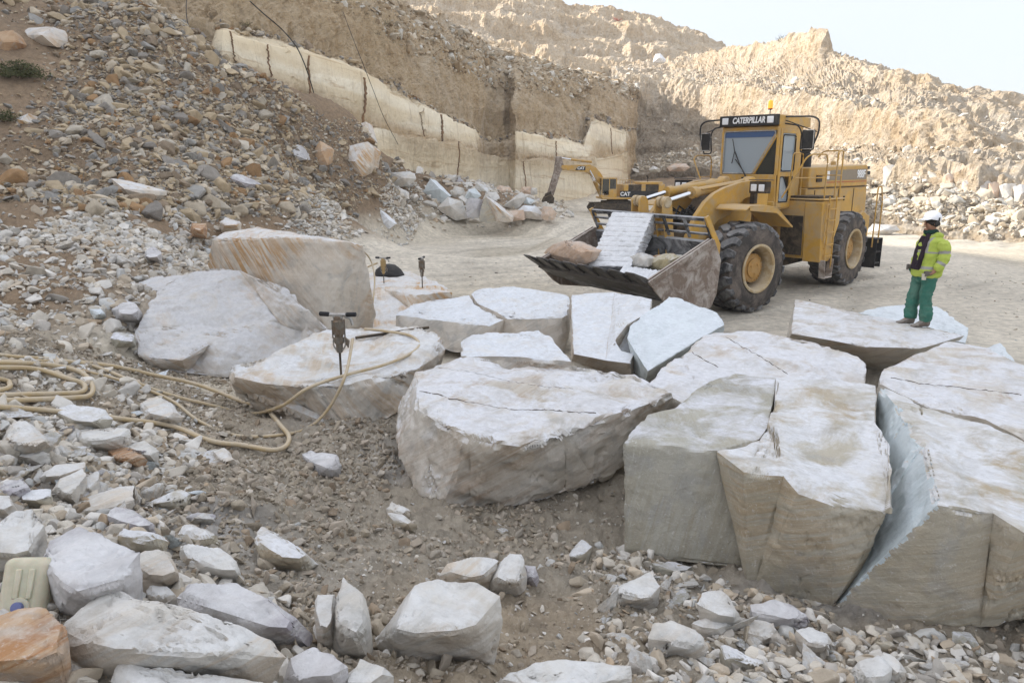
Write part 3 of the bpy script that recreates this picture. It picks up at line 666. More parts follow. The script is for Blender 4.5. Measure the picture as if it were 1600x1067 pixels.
def tornside(n, c):
    d = np.array((c + BL['E'].location)[:]) - CAM; zc = d[1] * math.cos(TH) - d[2] * math.sin(TH); x = 800 + F * d[0] / zc; y = 533.5 - F * (d[1] * math.sin(TH) + d[2] * math.cos(TH)) / zc
    lim = np.interp(y, [600, 632, 700, 745, 790, 950], [1390, 1400, 1436, 1458, 1466, 1301]); return n.z < .8 and x < lim + 2 + 4 * math.sin(y * .21) + 3 * math.sin(y * .53 + 1)
second('E', 'mb_torn', tornside)
second('H2', 'mb_torn', lambda n, c: n.x < -.3 and n.z < .6)
DEPS = bpy.context.evaluated_depsgraph_get()
bpy.context.view_layer.update()
def bvh_of(o):
    me = o.data; mw = Matrix.Translation(o.location)
    return BVHTree.FromPolygons([mw @ v.co for v in me.vertices], [p.vertices[:] for p in me.polygons])
def hit(o, px, py):
    b = BV.setdefault(o.name, bvh_of(o)); r = Vector(ray(px, py)).normalized()
    h = b.ray_cast(Vector(CAM), r); return h[0]
BV = {}
def tube_bm(bm, path, r, seg=8, rr=None):
    path = [Vector(p) for p in path]; rings = []
    up = Vector((0, 0, 1))
    for i, p in enumerate(path):
        t = (path[min(i + 1, len(path) - 1)] - path[max(i - 1, 0)]).normalized()
        a = t.cross(up)
        if a.length < .1: a = t.cross(Vector((1, 0, 0)))
        a.normalize(); b = t.cross(a)
        q = rr[i] if rr else r
        rings.append([bm.verts.new(p + (a * math.cos(k * 2 * math.pi / seg) + b * math.sin(k * 2 * math.pi / seg)) * q) for k in range(seg)])
    for x, y in zip(rings, rings[1:]):
        for k in range(seg): bm.faces.new((x[k], x[(k + 1) % seg], y[(k + 1) % seg], y[k]))
    bm.faces.new(rings[0][::-1]); bm.faces.new(rings[-1])
def crack(key, pix, r=.008):
    """a dark fissure following the block's own surface"""
    o = BL[key]; pts = []
    for (a, b), (c, d) in zip(pix, pix[1:]):
        n = max(2, int(math.hypot(c - a, d - b) / 5))
        for k in range(n):
            h = hit(o, a + (c - a) * k / n + random.uniform(-1.2, 1.2), b + (d - b) * k / n + random.uniform(-1, 1))
            if h: pts.append(h - o.location)
    if len(pts) < 3: return
    bm = bmesh.new(); tube_bm(bm, pts, r, 5, [r * random.uniform(.15, 1.0) for _ in pts])
    me = bpy.data.meshes.new('crack'); bm.to_mesh(me); bm.free(); me.materials.append(M['crack'])
    c_ = bpy.data.objects.new('crack', me); COL.objects.link(c_); c_.parent = o
M['crack'] = plain('soil filled fissure', (.13, .11, .09), .95)
crack('C', [(656, 612), (690, 617), (702, 623), (760, 633), (800, 640), (850, 640), (905, 644), (938, 646)], .010)
crack('C', [(685, 574), (740, 582), (800, 596), (850, 604), (900, 607)], .004)
crack('G', [(1134, 527), (1165, 545), (1190, 558), (1215, 575), (1235, 588)], .008)
crack('G', [(1076, 548), (1100, 562), (1128, 576)], .010)
crack('F', [(1392, 590), (1440, 600), (1500, 606), (1560, 612), (1600, 618)], .010)
# ------------------------------------------------------------------ individually surveyed rocks of the foreground
def orock(label, pts, h, mat='mb_rubble', L=.035, amp=.014, seed=None, grp='loose stones in the foreground', name='stone', cat='stone', sink=.02, lift=0, dz=None):
    """pts: the stone's outline in the photo; h its height. The near rim rests on the ground, the far rim is up at h."""
    a = np.array(pts, float); ymin, ymax = a[:, 1].min(), a[:, 1].max(); c = a.mean(0)
    base = gp(c[0], c[1] + (ymax - c[1]) * .8); g = base[2] + lift
    P = []
    for x, y in a:
        s = (ymax - y) / (ymax - ymin); zz = g + h * min(1, s * 1.5) if s > .18 else g - sink
        P.append(ptz(x, y, zz))
    for x, y in a: P.append(ptz(c[0] + (x - c[0]) * .62, c[1] - (ymax - ymin) * .08 + (y - c[1]) * .55, g + h * 1.02))
    top = [p for p in P]
    P0 = np.mean(P, 0)
    for p in top[:len(a)]:
        q = P0 + (p - P0) * .85; P.append(np.array([q[0], q[1], g - sink - .03]))
    sd = seed or int(abs(c[0] * 7 + c[1]))
    o = rough_obj(name, hullbm(P), mat, L, amp, sd, 30, fl=2.2)
    tag(o, label, cat, grp); return o
z2 = lambda l: [(x / 2.667, 667 + y / 2.667) for x, y in l]
z3 = lambda l: [(500 + x / 2.667, 667 + y / 2.667) for x, y in l]
z4 = lambda l: [(1000 + x / 2.667, 667 + y / 2.667) for x, y in l]
z1 = lambda l: [(x / 2.667, 330 + y / 2.667) for x, y in l]
ST = [
 ('long flat pale slab across the bottom left corner, largest of the loose stones', z2([(218, 945), (270, 830), (340, 760), (430, 675), (480, 672), (620, 720), (760, 740), (960, 800), (1130, 880), (1198, 960), (1090, 1060), (850, 1030), (610, 965), (390, 1020), (260, 985)]), .26, 'mb_rubble'),
 ('round cream boulder with a dark violet stripe, beside the plastic canister', z2([(160, 545), (200, 470), (330, 415), (470, 455), (590, 510), (590, 640), (575, 710), (400, 760), (300, 800), (210, 740), (180, 660)]), .3, 'mb_violet'),
 ('rust orange boulder in the bottom left corner under the canister', z2([(-60, 820), (80, 760), (200, 745), (270, 830), (270, 900), (300, 1010), (200, 1060), (-80, 1080)]), .28, 'mb_rust'),
 ('rounded two humped grey stone behind the long flat slab', z2([(735, 710), (790, 660), (870, 675), (985, 658), (1110, 710), (1240, 800), (1308, 880), (1290, 920), (1180, 915), (1000, 830), (850, 770)]), .2, 'mb_violet'),
 ('upright cream wedge with grey edge standing in the dirt, bottom centre left', z2([(1385, 830), (1400, 700), (1430, 625), (1505, 700), (1510, 790), (1540, 880), (1500, 950), (1390, 890)]), .3, 'mb_rubble'),
 ('dusty flat upright slab leaning behind the cream wedge', z2([(1310, 760), (1320, 690), (1400, 690), (1400, 850), (1370, 900), (1320, 880)]), .22, 'mb_rubble'),
 ('purple grey rounded stone at the bottom edge right of the long slab', z2([(1170, 1060), (1210, 960), (1300, 918), (1390, 935), (1450, 1000), (1420, 1080), (1180, 1100)]), .18, 'mb_violet'),
 ('white faceted stone at the bottom edge beside the purple grey one', z2([(1405, 1060), (1500, 960), (1600, 1000), (1640, 1040), (1560, 1100), (1410, 1100)]), .15, 'mb_rubble'),
 ('pale curved stone cut off by the bottom edge under the long slab', z2([(470, 1060), (500, 1000), (700, 1000), (900, 1030), (1100, 1080), (1000, 1130), (480, 1130)]), .14, 'mb_rubble'),
 ('smooth pale squarish stone between the violet striped boulder and the grey humped one', z2([(515, 545), (600, 500), (700, 510), (765, 640), (700, 665), (610, 660)]), .16, 'mb_rubble'),
 ('smooth white leaf shaped slab pointing right, behind the humped stone', z2([(750, 490), (900, 510), (985, 560), (1028, 640), (950, 640), (780, 560)]), .12, 'mb_rubble'),
 ('small cube like white stone touching the top of the long slab', z2([(605, 700), (620, 655), (700, 655), (742, 700), (700, 730), (610, 725)]), .12, 'mb_rubble'),
 ('long brownish stone with a white edge lying on bare dirt', z2([(1055, 460), (1090, 412), (1140, 430), (1250, 510), (1330, 575), (1290, 600), (1180, 590), (1100, 540)]), .14, 'mb_tan'),
 ('broad wood grained slab near the left edge of the dirt', z2([(288, 320), (420, 270), (555, 250), (565, 300), (440, 330), (310, 400)]), .12, 'mb_rubble'),
 ('grey brown loaf shaped stone below the wood grained slab', z2([(452, 370), (480, 332), (560, 350), (640, 400), (655, 440), (600, 445), (480, 410)]), .12, 'mb_violet'),
 ('brown flat stone right of the loaf shaped one', z2([(480, 450), (510, 412), (600, 440), (700, 480), (640, 502), (540, 480)]), .1, 'mb_tan'),
 ('reddish cream stone pair, larger, above the leaf shaped slab', z2([(740, 450), (760, 412), (860, 435), (920, 480), (840, 495)]), .12, 'mb_tan'),
 ('long blade of pale stone half buried in the dirt slope', z2([(590, 345), (620, 310), (760, 255), (800, 270), (790, 305), (680, 330)]), .1, 'mb_tan'),
 ('pale leaf shaped stone high in the left rubble', z2([(150, 215), (230, 160), (352, 145), (350, 170), (240, 225), (160, 232)]), .12, 'mb_rubble'),
 ('upright rounded stone behind the wood grained slab', z2([(205, 270), (250, 215), (340, 175), (362, 200), (330, 280), (270, 325)]), .16, 'mb_rubble'),
 ('thin upright stone leaning on its rounded neighbour above the wood grained slab', z2([(310, 290), (365, 215), (405, 190), (408, 220), (370, 280)]), .12, 'mb_rubble'),
 ('brown topped oval stone left of the rounded upright one', z2([(70, 320), (85, 270), (210, 262), (220, 285), (150, 325)]), .12, 'mb_tan'),
 ('big whitish stone at the left edge with a drilled groove', z2([(-40, 600), (-30, 400), (60, 345), (140, 335), (182, 410), (160, 480), (130, 590), (60, 610)]), .26, 'mb_rubble'),
 ('cream stone at the left edge above the grooved one', z2([(-40, 360), (-20, 285), (40, 285), (68, 340), (20, 365)]), .12, 'mb_rubble'),
 ('grey sloping stone at the left edge beside the brown topped oval', z2([(-30, 280), (20, 225), (100, 208), (130, 250), (70, 290), (30, 300)]), .14, 'mb_violet'),
 ('large rounded stone under the lowest hose, widest of those near the hose ends', z1([(298, 970), (340, 920), (480, 885), (540, 905), (543, 945), (450, 975), (330, 985)]), .15, 'mb_rubble'),
 ('long brown veined stone lying against the lowest hose', z1([(222, 830), (280, 805), (440, 830), (470, 865), (400, 910), (290, 900)]), .15, 'mb_tan'),
 ('white fractured stone in the bend of the hoses', z1([(585, 800), (650, 768), (700, 790), (760, 860), (720, 900), (600, 870)]), .17, 'mb_rubble'),
 ('rust tinted wedge below the large rounded stone', z1([(440, 990), (500, 965), (570, 1000), (610, 1040), (560, 1060), (450, 1045)]), .12, 'mb_rust'),
 ('white angular stone right of the rust tinted wedge', z1([(520, 985), (600, 955), (660, 1000), (640, 1040), (580, 1030)]), .13, 'mb_rubble'),
 ('white rhombic stone on bare dirt right of the hose end', z1([(890, 1000), (930, 988), (995, 1050), (950, 1065), (900, 1040)]), .1, 'mb_rubble'),
 ('violet white stone in the dirt left of the big boulder', z1([(1255, 1010), (1290, 990), (1400, 1020), (1425, 1060), (1380, 1110), (1290, 1070)]), .16, 'mb_violet'),
 ('large pointed stone at the left edge under the coiled hose', z1([(0, 970), (60, 870), (110, 880), (150, 930), (235, 985), (180, 1010), (40, 1000)]), .2, 'mb_rubble'),
 ('flat white stone at the left edge of the rubble, below the pointed one', z1([(30, 970), (150, 985), (210, 1010), (120, 1050), (60, 1040)]), .1, 'mb_rubble'),
 ('big cream rock resting on the dirt, bottom centre', z3([(205, 910), (250, 870), (340, 790), (400, 670), (490, 640), (640, 650), (755, 700), (760, 800), (740, 880), (620, 920), (440, 920), (330, 945)]), .34, 'mb_rubble'),
 ('pointed upright stone behind the big cream rock', z3([(703, 655), (750, 590), (790, 520), (840, 530), (860, 620), (850, 690), (760, 690)]), .24, 'mb_rubble'),
 ('rounded dusty stone left of the pointed upright one', z3([(500, 620), (530, 570), (640, 540), (740, 560), (720, 640), (640, 660), (560, 640)]), .14, 'mb_rubble'),
 ('grey stone tilted against the pointed upright one', z3([(860, 580), (900, 575), (915, 620), (880, 650), (860, 640)]), .1, 'mb_violet'),
 ('wide flat stone cut off by the bottom edge, centre right', z3([(722, 1060), (800, 1020), (900, 985), (1190, 972), (1290, 1000), (1300, 1060), (1200, 1130), (750, 1130)]), .16, 'mb_rubble'),
 ('white chipped stone with a notch, below the sawn front face', z3([(1215, 700), (1240, 672), (1310, 690), (1310, 650), (1370, 610), (1420, 660), (1415, 745), (1360, 755), (1230, 720)]), .15, 'mb_rubble'),
 ('brown block shaped stone near the left foot of the sawn face', z3([(1015, 545), (1090, 470), (1130, 500), (1120, 540), (1050, 568)]), .1, 'mb_tan'),
 ('largest pale stone in front of the split block', z4([(235, 735), (260, 690), (340, 670), (380, 700), (430, 790), (425, 845), (330, 830), (240, 780)]), .17, 'mb_rubble'),
 ('grey flat stone under the crack between the great blocks', z4([(460, 740), (560, 728), (700, 780), (715, 810), (640, 832), (540, 800), (470, 770)]), .12, 'mb_violet'),
 ('knobbly pale stone right of the largest one', z4([(420, 840), (450, 800), (560, 810), (580, 870), (520, 905), (430, 880)]), .12, 'mb_rubble'),
 ('pale stone with two facets, centre of the right hand rubble', z4([(655, 850), (700, 828), (780, 860), (825, 915), (800, 945), (680, 920)]), .14, 'mb_rubble'),
 ('rounded cream stone at the bottom of the right hand rubble', z4([(885, 1010), (920, 970), (990, 960), (1045, 1010), (1040, 1070), (930, 1080)]), .17, 'mb_rubble'),
 ('pale stone leaning right of the rounded cream one', z4([(980, 960), (1010, 928), (1080, 960), (1120, 1020), (1090, 1070), (1040, 1010)]), .14, 'mb_rubble'),
 ('white blunt stone with dusty left side, among the right hand rubble', z4([(225, 820), (270, 790), (380, 795), (385, 840), (330, 862), (235, 850)]), .1, 'mb_rubble'),
 ('cream rock half covered with dirt, left of the right hand rubble', z4([(40, 880), (60, 820), (130, 808), (230, 850), (290, 920), (260, 955), (120, 930)]), .14, 'mb_rubble'),
 ('slanting pinkish slab in the right hand rubble', z4([(325, 900), (350, 895), (470, 960), (560, 990), (540, 1030), (440, 1000), (350, 970)]), .1, 'mb_tan'),
 ('low flat stone against the foot of the sawn front face', z4([(45, 565), (120, 560), (228, 572), (225, 612), (150, 620), (80, 590)]), .09, 'mb_grey'),
 ('small white chip of stone on the dirt before the leaning block', z4([(960, 870), (990, 862), (1080, 920), (1070, 935), (980, 900)]), .07, 'mb_tan'),
 ('angular pale stone in front of the boulder foot', z3([(275, 340), (300, 308), (385, 350), (360, 380), (290, 360)]), .09, 'mb_rubble'),
 ('flat tan stone beneath the angular pale one by the boulder', z3([(285, 362), (340, 365), (400, 410), (380, 422), (310, 390)]), .07, 'mb_tan'),
 ('striped orange and white stone behind the tall veined block', z1([(915, 45), (940, 28), (1005, 50), (1000, 70), (925, 70)]), .3, 'mb_vein'),
 ('dull red stone on the bank beside the striped one', z1([(793, 80), (800, 50), (860, 50), (862, 75), (830, 95)]), .3, 'mb_rust'),
 ('round grey stone on the brown bank above the sloping boulder', z1([(595, 200), (610, 160), (640, 150), (675, 175), (665, 205), (615, 210)]), .22, 'mb_violet'),
 ('bluish slab propped on the rubble left of the sloping boulder', z1([(360, 400), (380, 388), (420, 400), (445, 440), (420, 450), (380, 425)]), .14, 'mb_blue'),
 ('grey lump with a bluish top left of the sloping boulder', z1([(470, 410), (520, 362), (570, 385), (595, 430), (560, 455), (490, 450)]), .25, 'mb_violet'),
 ('dark flat stone at the left foot of the sloping boulder', z1([(458, 530), (480, 508), (560, 512), (568, 560), (500, 552)]), .15, 'mb_grey'),
 ('big cream boulder striped with brown, at the right foot of the scree', [(520, 250), (545, 228), (575, 222), (581, 232), (578, 262), (566, 276), (550, 274)], 1.5, 'mb_vein'),
 ('orange pointed boulder left of the striped one on the scree', [(481, 245), (500, 220), (512, 232), (512, 258), (495, 262)], 1.2, 'mb_rust'),
 ('grey slabby boulder left of the orange pointed one', [(444, 240), (455, 225), (466, 226), (480, 250), (465, 252)], .9, 'mb_violet'),
 ('long banded brown and white rock low on the scree', [(172, 278), (182, 284), (200, 296), (232, 298), (233, 306), (205, 312), (180, 296)], .5, 'mb_vein'),
 ('flat blue grey slab at the foot of the scree', [(352, 275), (370, 272), (394, 288), (385, 293), (362, 288)], .4, 'mb_violet'),
 ('striped cream slab high on the left of the scree', [(27, 55), (45, 44), (83, 42), (91, 62), (88, 74), (40, 66)], 1.1, 'mb_vein'),
 ('orange slab at the top left corner of the scree', [(-6, 50), (20, 48), (25, 66), (8, 85), (-8, 80)], 1.4, 'mb_rust'),
 ('small cream block stuck in the left bank under the bush', [(24, 185), (45, 178), (50, 192), (38, 200), (24, 196)], .4, 'mb_vein'),
]
def drock(label, pts, D, mat, grp, L=.2, amp=.05, seed=1, name='marble_block', cat='marble block', thick=.8, nog=False):
    a = np.array(pts, float); w = (a[:, 0].max() - a[:, 0].min()) / F * D * thick
    P = []
    hh = np.ptp(a[:, 1]); rr_ = random.Random(seed)
    for x, y in a: P.append(ptd(x, y, D + w * .35 * ((a[:, 1].max() - y) / hh)))
    c = np.mean(P, 0)
    for p in list(P):
        q = c + (p - c) * rr_.uniform(.75, .95); P.append(q + np.array([rr_.uniform(-.1, .3) * w, w * .9, -.05 * w]))
    fx, fy = rr_.uniform(.3, .7), rr_.uniform(.35, .6)
    P.append(ptd(a[:, 0].min() * (1 - fx) + a[:, 0].max() * fx, a[:, 1].min() * (1 - fy) + a[:, 1].max() * fy, D - w * .22))
    P = np.array([q for q in P if q is not None]); g = gz(c[0], c[1])[0]
    low = P[:, 2].min()
    if low > g - .1 and not nog:
        for p in list(P[:len(a)]):
            P = np.vstack([P, [c[0] + (p[0] - c[0]) * .6, c[1] + w * .4 + (p[1] - c[1]) * .5, g - .3]])
    o = rough_obj(name, hullbm(list(P)), mat, L * .6, amp * .45, seed, 16)
    tag(o, label, cat, grp); return o
for k, (lab, pts, h, mt) in enumerate(ST):
    far = pts[0][1] < 300
    if far:
        a = np.array(pts, float); D = gp(a[:, 0].mean(), a[:, 1].max() - 2)[1]
        drock(lab, pts, D, mt, 'boulders lying on the scree', .2, .05, 100 + k * 3, 'boulder', 'boulder')
    else: orock(lab, pts, h, mt, L=.026, amp=.024, seed=100 + k * 3)
# ================================================================== RUBBLE
def hull_np(seed, n=13, sq=(1, .75, .5)):
    r = random.Random(seed); bm = bmesh.new()
    for _ in range(n):
        v = Vector((r.gauss(0, 1), r.gauss(0, 1), r.gauss(0, 1))).normalized()
        k = r.uniform(.8, 1.05)
        # box-like bias gives flat broken faces
        m = max(abs(v.x), abs(v.y), abs(v.z)); v = v * (k * (.55 + .45 / m * .8))
        bm.verts.new((v.x * sq[0], v.y * sq[1], v.z * sq[2]))
    res = bmesh.ops.convex_hull(bm, input=bm.verts)
    bmesh.ops.delete(bm, geom=[g for g in set(res['geom_interior'] + res['geom_unused']) if isinstance(g, bmesh.types.BMVert)], context='VERTS')
    bmesh.ops.bevel(bm, geom=bm.edges[:], offset=.05, segments=1, affect='EDGES', profile=.5)
    bmesh.ops.triangulate(bm, faces=bm.faces)
    bm.verts.index_update()
    V = np.array([v.co[:] for v in bm.verts]); Fc = np.array([[v.index for v in f.verts] for f in bm.faces]); bm.free()
    return V, Fc
SH = [hull_np(500 + k, 10 + k % 7, [(1, .75, .5), (1, .8, .7), (1, .55, .35), (1, .9, .4)][k % 4]) for k in range(20)]
def rotm(n, tilt, up=True):
    a = RNG.uniform(0, 2 * np.pi, n); b = RNG.normal(0, tilt, n); c = RNG.normal(0, tilt, n)
    ca, sa, cb, sb, cc, s_c = np.cos(a), np.sin(a), np.cos(b), np.sin(b), np.cos(c), np.sin(c)
    Z = np.zeros(n); O = np.ones(n)
    Rz = np.stack([ca, -sa, Z, sa, ca, Z, Z, Z, O], -1).reshape(n, 3, 3)
    Rx = np.stack([O, Z, Z, Z, cb, -sb, Z, sb, cb], -1).reshape(n, 3, 3)
    Ry = np.stack([cc, Z, s_c, Z, O, Z, -s_c, Z, cc], -1).reshape(n, 3, 3)
    return Ry @ Rx @ Rz
def cloud(name, pos, size, cols, label=None, tilt=.35, mat='stone', parts=None, flat=None, sink=.25):
    n = len(pos); Rm = rotm(n, tilt); sc_ = np.stack([size * RNG.uniform(.8, 1.25, n), size * RNG.uniform(.7, 1.15, n), size * RNG.uniform(.7, 1.2, n)], -1)
    VV, FF, CC = [], [], []; off = 0
    var = RNG.integers(0, len(SH), n)
    for k, (V, Fc) in enumerate(SH):
        idx = np.where(var == k)[0]
        if not len(idx): continue
        v = V[None] * sc_[idx][:, None]; v = np.einsum('nij,nvj->nvi', Rm[idx], v) + pos[idx][:, None] + np.array([0, 0, 1]) * (size[idx] * (.5 - sink))[:, None, None] * .6
        f = Fc[None] + (np.arange(len(idx)) * len(V))[:, None, None] + off
        VV.append(v.reshape(-1, 3)); FF.append(f.reshape(-1, 3)); CC.append(np.repeat(cols[idx], len(V), 0)); off += len(idx) * len(V)
    o = mesh_np(name, np.concatenate(VV), np.concatenate(FF), M[mat], np.concatenate(CC))
    tag(o, kind='stuff')
    return o
def pal(n, entries, jit=.12):
    p = np.array([e[0] for e in entries]); p = p / p.sum(); c = np.array([e[1] for e in entries])[RNG.choice(len(entries), n, p=p)]
    return np.clip(c * RNG.uniform(1 - jit * 1.6, 1 + jit, (n, 1)), 0, .85)
PAL_SCREE = [(3, (.52, .41, .27)), (2, (.58, .49, .37)), (2.0, (.31, .28, .245)), (1.2, (.30, .23, .16)), (1.0, (.55, .49, .40)), (.6, (.36, .22, .11)), (1, (.33, .315, .29))]
PAL_WHITE = [(3, (.66, .60, .51)), (2, (.74, .70, .64)), (1.8, (.56, .47, .36)), (.8, (.46, .42, .37)), (.7, (.58, .57, .54)), (.22, (.52, .40, .28))]
PAL_DIRT = [(3, (.40, .34, .26)), (2, (.46, .39, .31)), (1, (.54, .48, .40)), (.6, (.35, .27, .19))]
PAL_PALE = [(3, (.66, .58, .46)), (2, (.56, .47, .35)), (2, (.74, .70, .62)), (1, (.44, .36, .26))]
def inpoly(P, poly):
    x, y = P[:, 0], P[:, 1]; r = np.zeros(len(P), bool); n = len(poly)
    for i in range(n):
        x1, y1 = poly[i]; x2, y2 = poly[(i + 1) % n]
        c = ((y1 > y) != (y2 > y)) & (x < (x2 - x1) * (y - y1) / (y2 - y1 + 1e-12) + x1); r ^= c
    return r
def wpoly(pix): return np.array([gp(*p)[:2] for p in pix])
def sample(poly, n, dens=None):
    out = []; lo, hi = poly.min(0), poly.max(0); tot = 0
    while tot < n:
        P = RNG.uniform(lo, hi, (n * 2, 2)); P = P[inpoly(P, poly)]
        if dens is not None: P = P[RNG.uniform(0, 1, len(P)) < dens(P)]
        out.append(P); tot += len(P)
    return np.concatenate(out)[:n]
def onground(P): return np.c_[P, gtop(P[:, 0], P[:, 1])]
# the talus slope under the cliff
pg = wpoly([(-40, 320), (60, 318), (150, 335), (260, 345), (380, 338), (480, 345), (560, 330), (620, 300), (600, 250), (560, 205), (470, 165), (400, 132), (345, 108), (300, 70), (230, 2), (-40, 2)])
for _k in (8, 9, 10, 11, 12, 13): pg[_k] = pg[_k] + np.array([.8, 1.6])
def dsc(P):
    a = vn(np.c_[P * .22, P[:, 0] * 0], 301) * .8 + .62
    # the lower left of the bank is bare brown earth
    b = np.clip((P[:, 0] + 15.5 + (P[:, 1] - 20) * .25) / 3, .06, 1)
    return np.clip(a, .25, 1) * b
P = onground(sample(pg, 23000, dsc)); s = np.clip(RNG.lognormal(-2.45, .64, len(P)), .03, .55)
cloud('scree', P, s, pal(len(P), PAL_SCREE), tilt=.5)
P = onground(sample(pg, 34000, dsc)); s = np.clip(RNG.lognormal(-3.0, .4, len(P)), .02, .2)
cloud('gravel', P, s, pal(len(P), PAL_SCREE), tilt=.5)
# pale spoil along the toe and across the near bank
p2 = wpoly([(-60, 345), (200, 320), (420, 325), (600, 300), (660, 300), (660, 345), (560, 372), (500, 385), (340, 410), (280, 425), (215, 470), (200, 560), (260, 590), (330, 620), (350, 680), (250, 690), (180, 800), (-200, 800), (-200, 500)])
def d2(P): return np.clip(vn(np.c_[P * .5, P[:, 0] * 0], 311) * 1.1 + .45, .06, 1)
P = onground(sample(p2, 15000, d2)); dist = np.hypot(P[:, 0], P[:, 1])
cloud('gravel', P, np.clip(RNG.lognormal(-3.3, .55, len(P)) * np.clip(dist / 9, .7, 2), .012, .2), pal(len(P), PAL_WHITE), tilt=.5)
# ground litter everywhere near the camera
p3 = wpoly([(-500, 560), (200, 560), (620, 560), (980, 700), (1100, 860), (1700, 960), (1900, 1067), (1500, 1100), (800, 1180), (-100, 1180), (-500, 1000)])
P = onground(sample(p3, 12000, lambda P: np.clip(vn(np.c_[P * .9, P[:, 0] * 0], 321) + .5, .1, 1)))
cloud('gravel', P, np.clip(RNG.lognormal(-4.4, .55, len(P)), .005, .06), pal(len(P), PAL_WHITE + [(5, (.42, .35, .27))]), tilt=.6)
P = onground(sample(p3, 24000, lambda P: np.clip(vn(np.c_[P * 1.1, P[:, 0] * 0], 331) * 1.4 + .4, .03, 1)))
cloud('dirt', P, np.clip(RNG.lognormal(-3.75, .55, len(P)), .008, .09), pal(len(P), PAL_DIRT), tilt=.8)
# between the blocks and on the levelled floor
p5 = wpoly([(560, 380), (1600, 420), (1750, 700), (1200, 700), (560, 620)])
P = onground(sample(p5, 2500)); cloud('gravel', P, np.clip(RNG.lognormal(-4.0, .5, len(P)), .008, .07), pal(len(P), PAL_WHITE), tilt=.4)
# rubble benches at the foot of the right hand hill: placed on the hill's own surface
def on_surface(Pg, r0, r1, c0, c1, n):
    i = RNG.uniform(r0, r1, n); j = RNG.uniform(c0 * Pg.shape[1], c1 * Pg.shape[1], n)
    a = i.astype(int); b = j.astype(int); a = np.clip(a, 0, Pg.shape[0] - 2); b = np.clip(b, 0, Pg.shape[1] - 2)
    fi, fj = (i - a)[:, None], (j - b)[:, None]
    return Pg[a, b] * (1 - fi) * (1 - fj) + Pg[a + 1, b] * fi * (1 - fj) + Pg[a, b + 1] * (1 - fi) * fj + Pg[a + 1, b + 1] * fi * fj
P = on_surface(PR, 6, 38, .0, .95, 15000); P = P[(P[:, 1] < 90)]
s = np.clip(RNG.lognormal(-2.2, .65, len(P)), .05, .7); cloud('rubble', P, s, pal(len(P), PAL_PALE), tilt=.6)
P = on_surface(PR, 49, 68, .0, .95, 1400); cloud('rubble', P, np.clip(RNG.lognormal(-2.1, .55, len(P)), .06, .5), pal(len(P), PAL_PALE), tilt=.5)
P = on_surface(PR, 102, 122, .0, .95, 1100); cloud('rubble', P, np.clip(RNG.lognormal(-1.8, .55, len(P)), .1, .7), pal(len(P), PAL_PALE), tilt=.5)
P = on_surface(PL, 60, 66, .1, .98, 900); cloud('rubble', P, np.clip(RNG.lognormal(-1.9, .5, len(P)), .08, .6), pal(len(P), PAL_SCREE), tilt=.5)
P = on_surface(PL, 100, 150, .1, .98, 6000); cloud('rubble', P, np.clip(RNG.lognormal(-2.0, .6, len(P)), .06, .7), pal(len(P), PAL_PALE + [(6, (.38, .28, .17))]), tilt=.5)
pw = wpoly([(600, 300), (650, 268), (700, 275), (800, 285), (880, 310), (900, 345), (820, 352), (740, 356), (660, 352), (600, 362)])
P = onground(sample(pw, 1300)); cloud('rubble', P, np.clip(RNG.lognormal(-1.75, .55, len(P)), .06, .5), pal(len(P), PAL_WHITE), tilt=.6)
pw = wpoly([(200, 440), (230, 420), (330, 410), (420, 380), (600, 352), (640, 340), (610, 362), (520, 385), (400, 400), (330, 430), (215, 480)])
P = onground(sample(pw, 1800)); cloud('gravel', P, np.clip(RNG.lognormal(-2.9, .5, len(P)), .02, .25), pal(len(P), PAL_WHITE), tilt=.5)
pw = wpoly([(-200, 640), (150, 660), (300, 690), (330, 720), (290, 760), (330, 840), (420, 900), (520, 1000), (420, 1100), (-300, 1100)])
P = onground(sample(pw, 2500, lambda P: np.clip(vn(np.c_[P * 1.1, P[:, 0] * 0], 351) * 1.3 + .6, .06, 1))); cloud('rubble', P, np.clip(RNG.lognormal(-2.85, .4, len(P)), .025, .13), pal(len(P), PAL_WHITE), tilt=.5)
pw = wpoly([(940, 840), (1160, 925), (1300, 975), (1600, 1000), (1700, 1100), (950, 1120), (900, 960)])
P = onground(sample(pw, 1150, lambda P: np.clip(vn(np.c_[P * 1.3, P[:, 0] * 0], 341) * 1.3 + .45, .04, 1))); cloud('rubble', P, np.clip(RNG.lognormal(-3.1, .4, len(P)), .02, .1), pal(len(P), PAL_WHITE), tilt=.5)
# ---- countable stones: the largest loose ones, each an object, sharing a few mesh shapes
SM = {}
def stone_proto(k, mat):
    if (k, mat) in SM: return SM[(k, mat)]
    r = random.Random(900 + k); sq = [(1, .7, .4), (1, .8, .6), (1, .5, .35), (1, .85, .35), (1, .65, .55)][k % 5]
    V, _ = hull_np(900 + k, 11 + k % 5, sq)
    bm = hullbm([Vector(v) for v in V])
    refine(bm, .22, 4); bm.normal_update(); bmesh.ops.recalc_face_normals(bm, faces=bm.faces); bm.normal_update()
    Pn = np.array([v.co[:] for v in bm.verts]); N = np.array([v.normal[:] for v in bm.verts])
    Pn = Pn + N * (fbm(Pn * 2.2, 4, 40 + k) * .10 - np.maximum(0, rid(Pn * 3, 3, 60 + k)) * .05)[:, None]
    for v, c in zip(bm.verts, Pn): v.co = c
    me = bpy.data.meshes.new('stone'); bm.to_mesh(me); bm.free()
    for p in me.polygons: p.use_smooth = True
    me.set_sharp_from_angle(angle=R_(28)); me.materials.append(M[mat]); SM[(k, mat)] = me
    return me
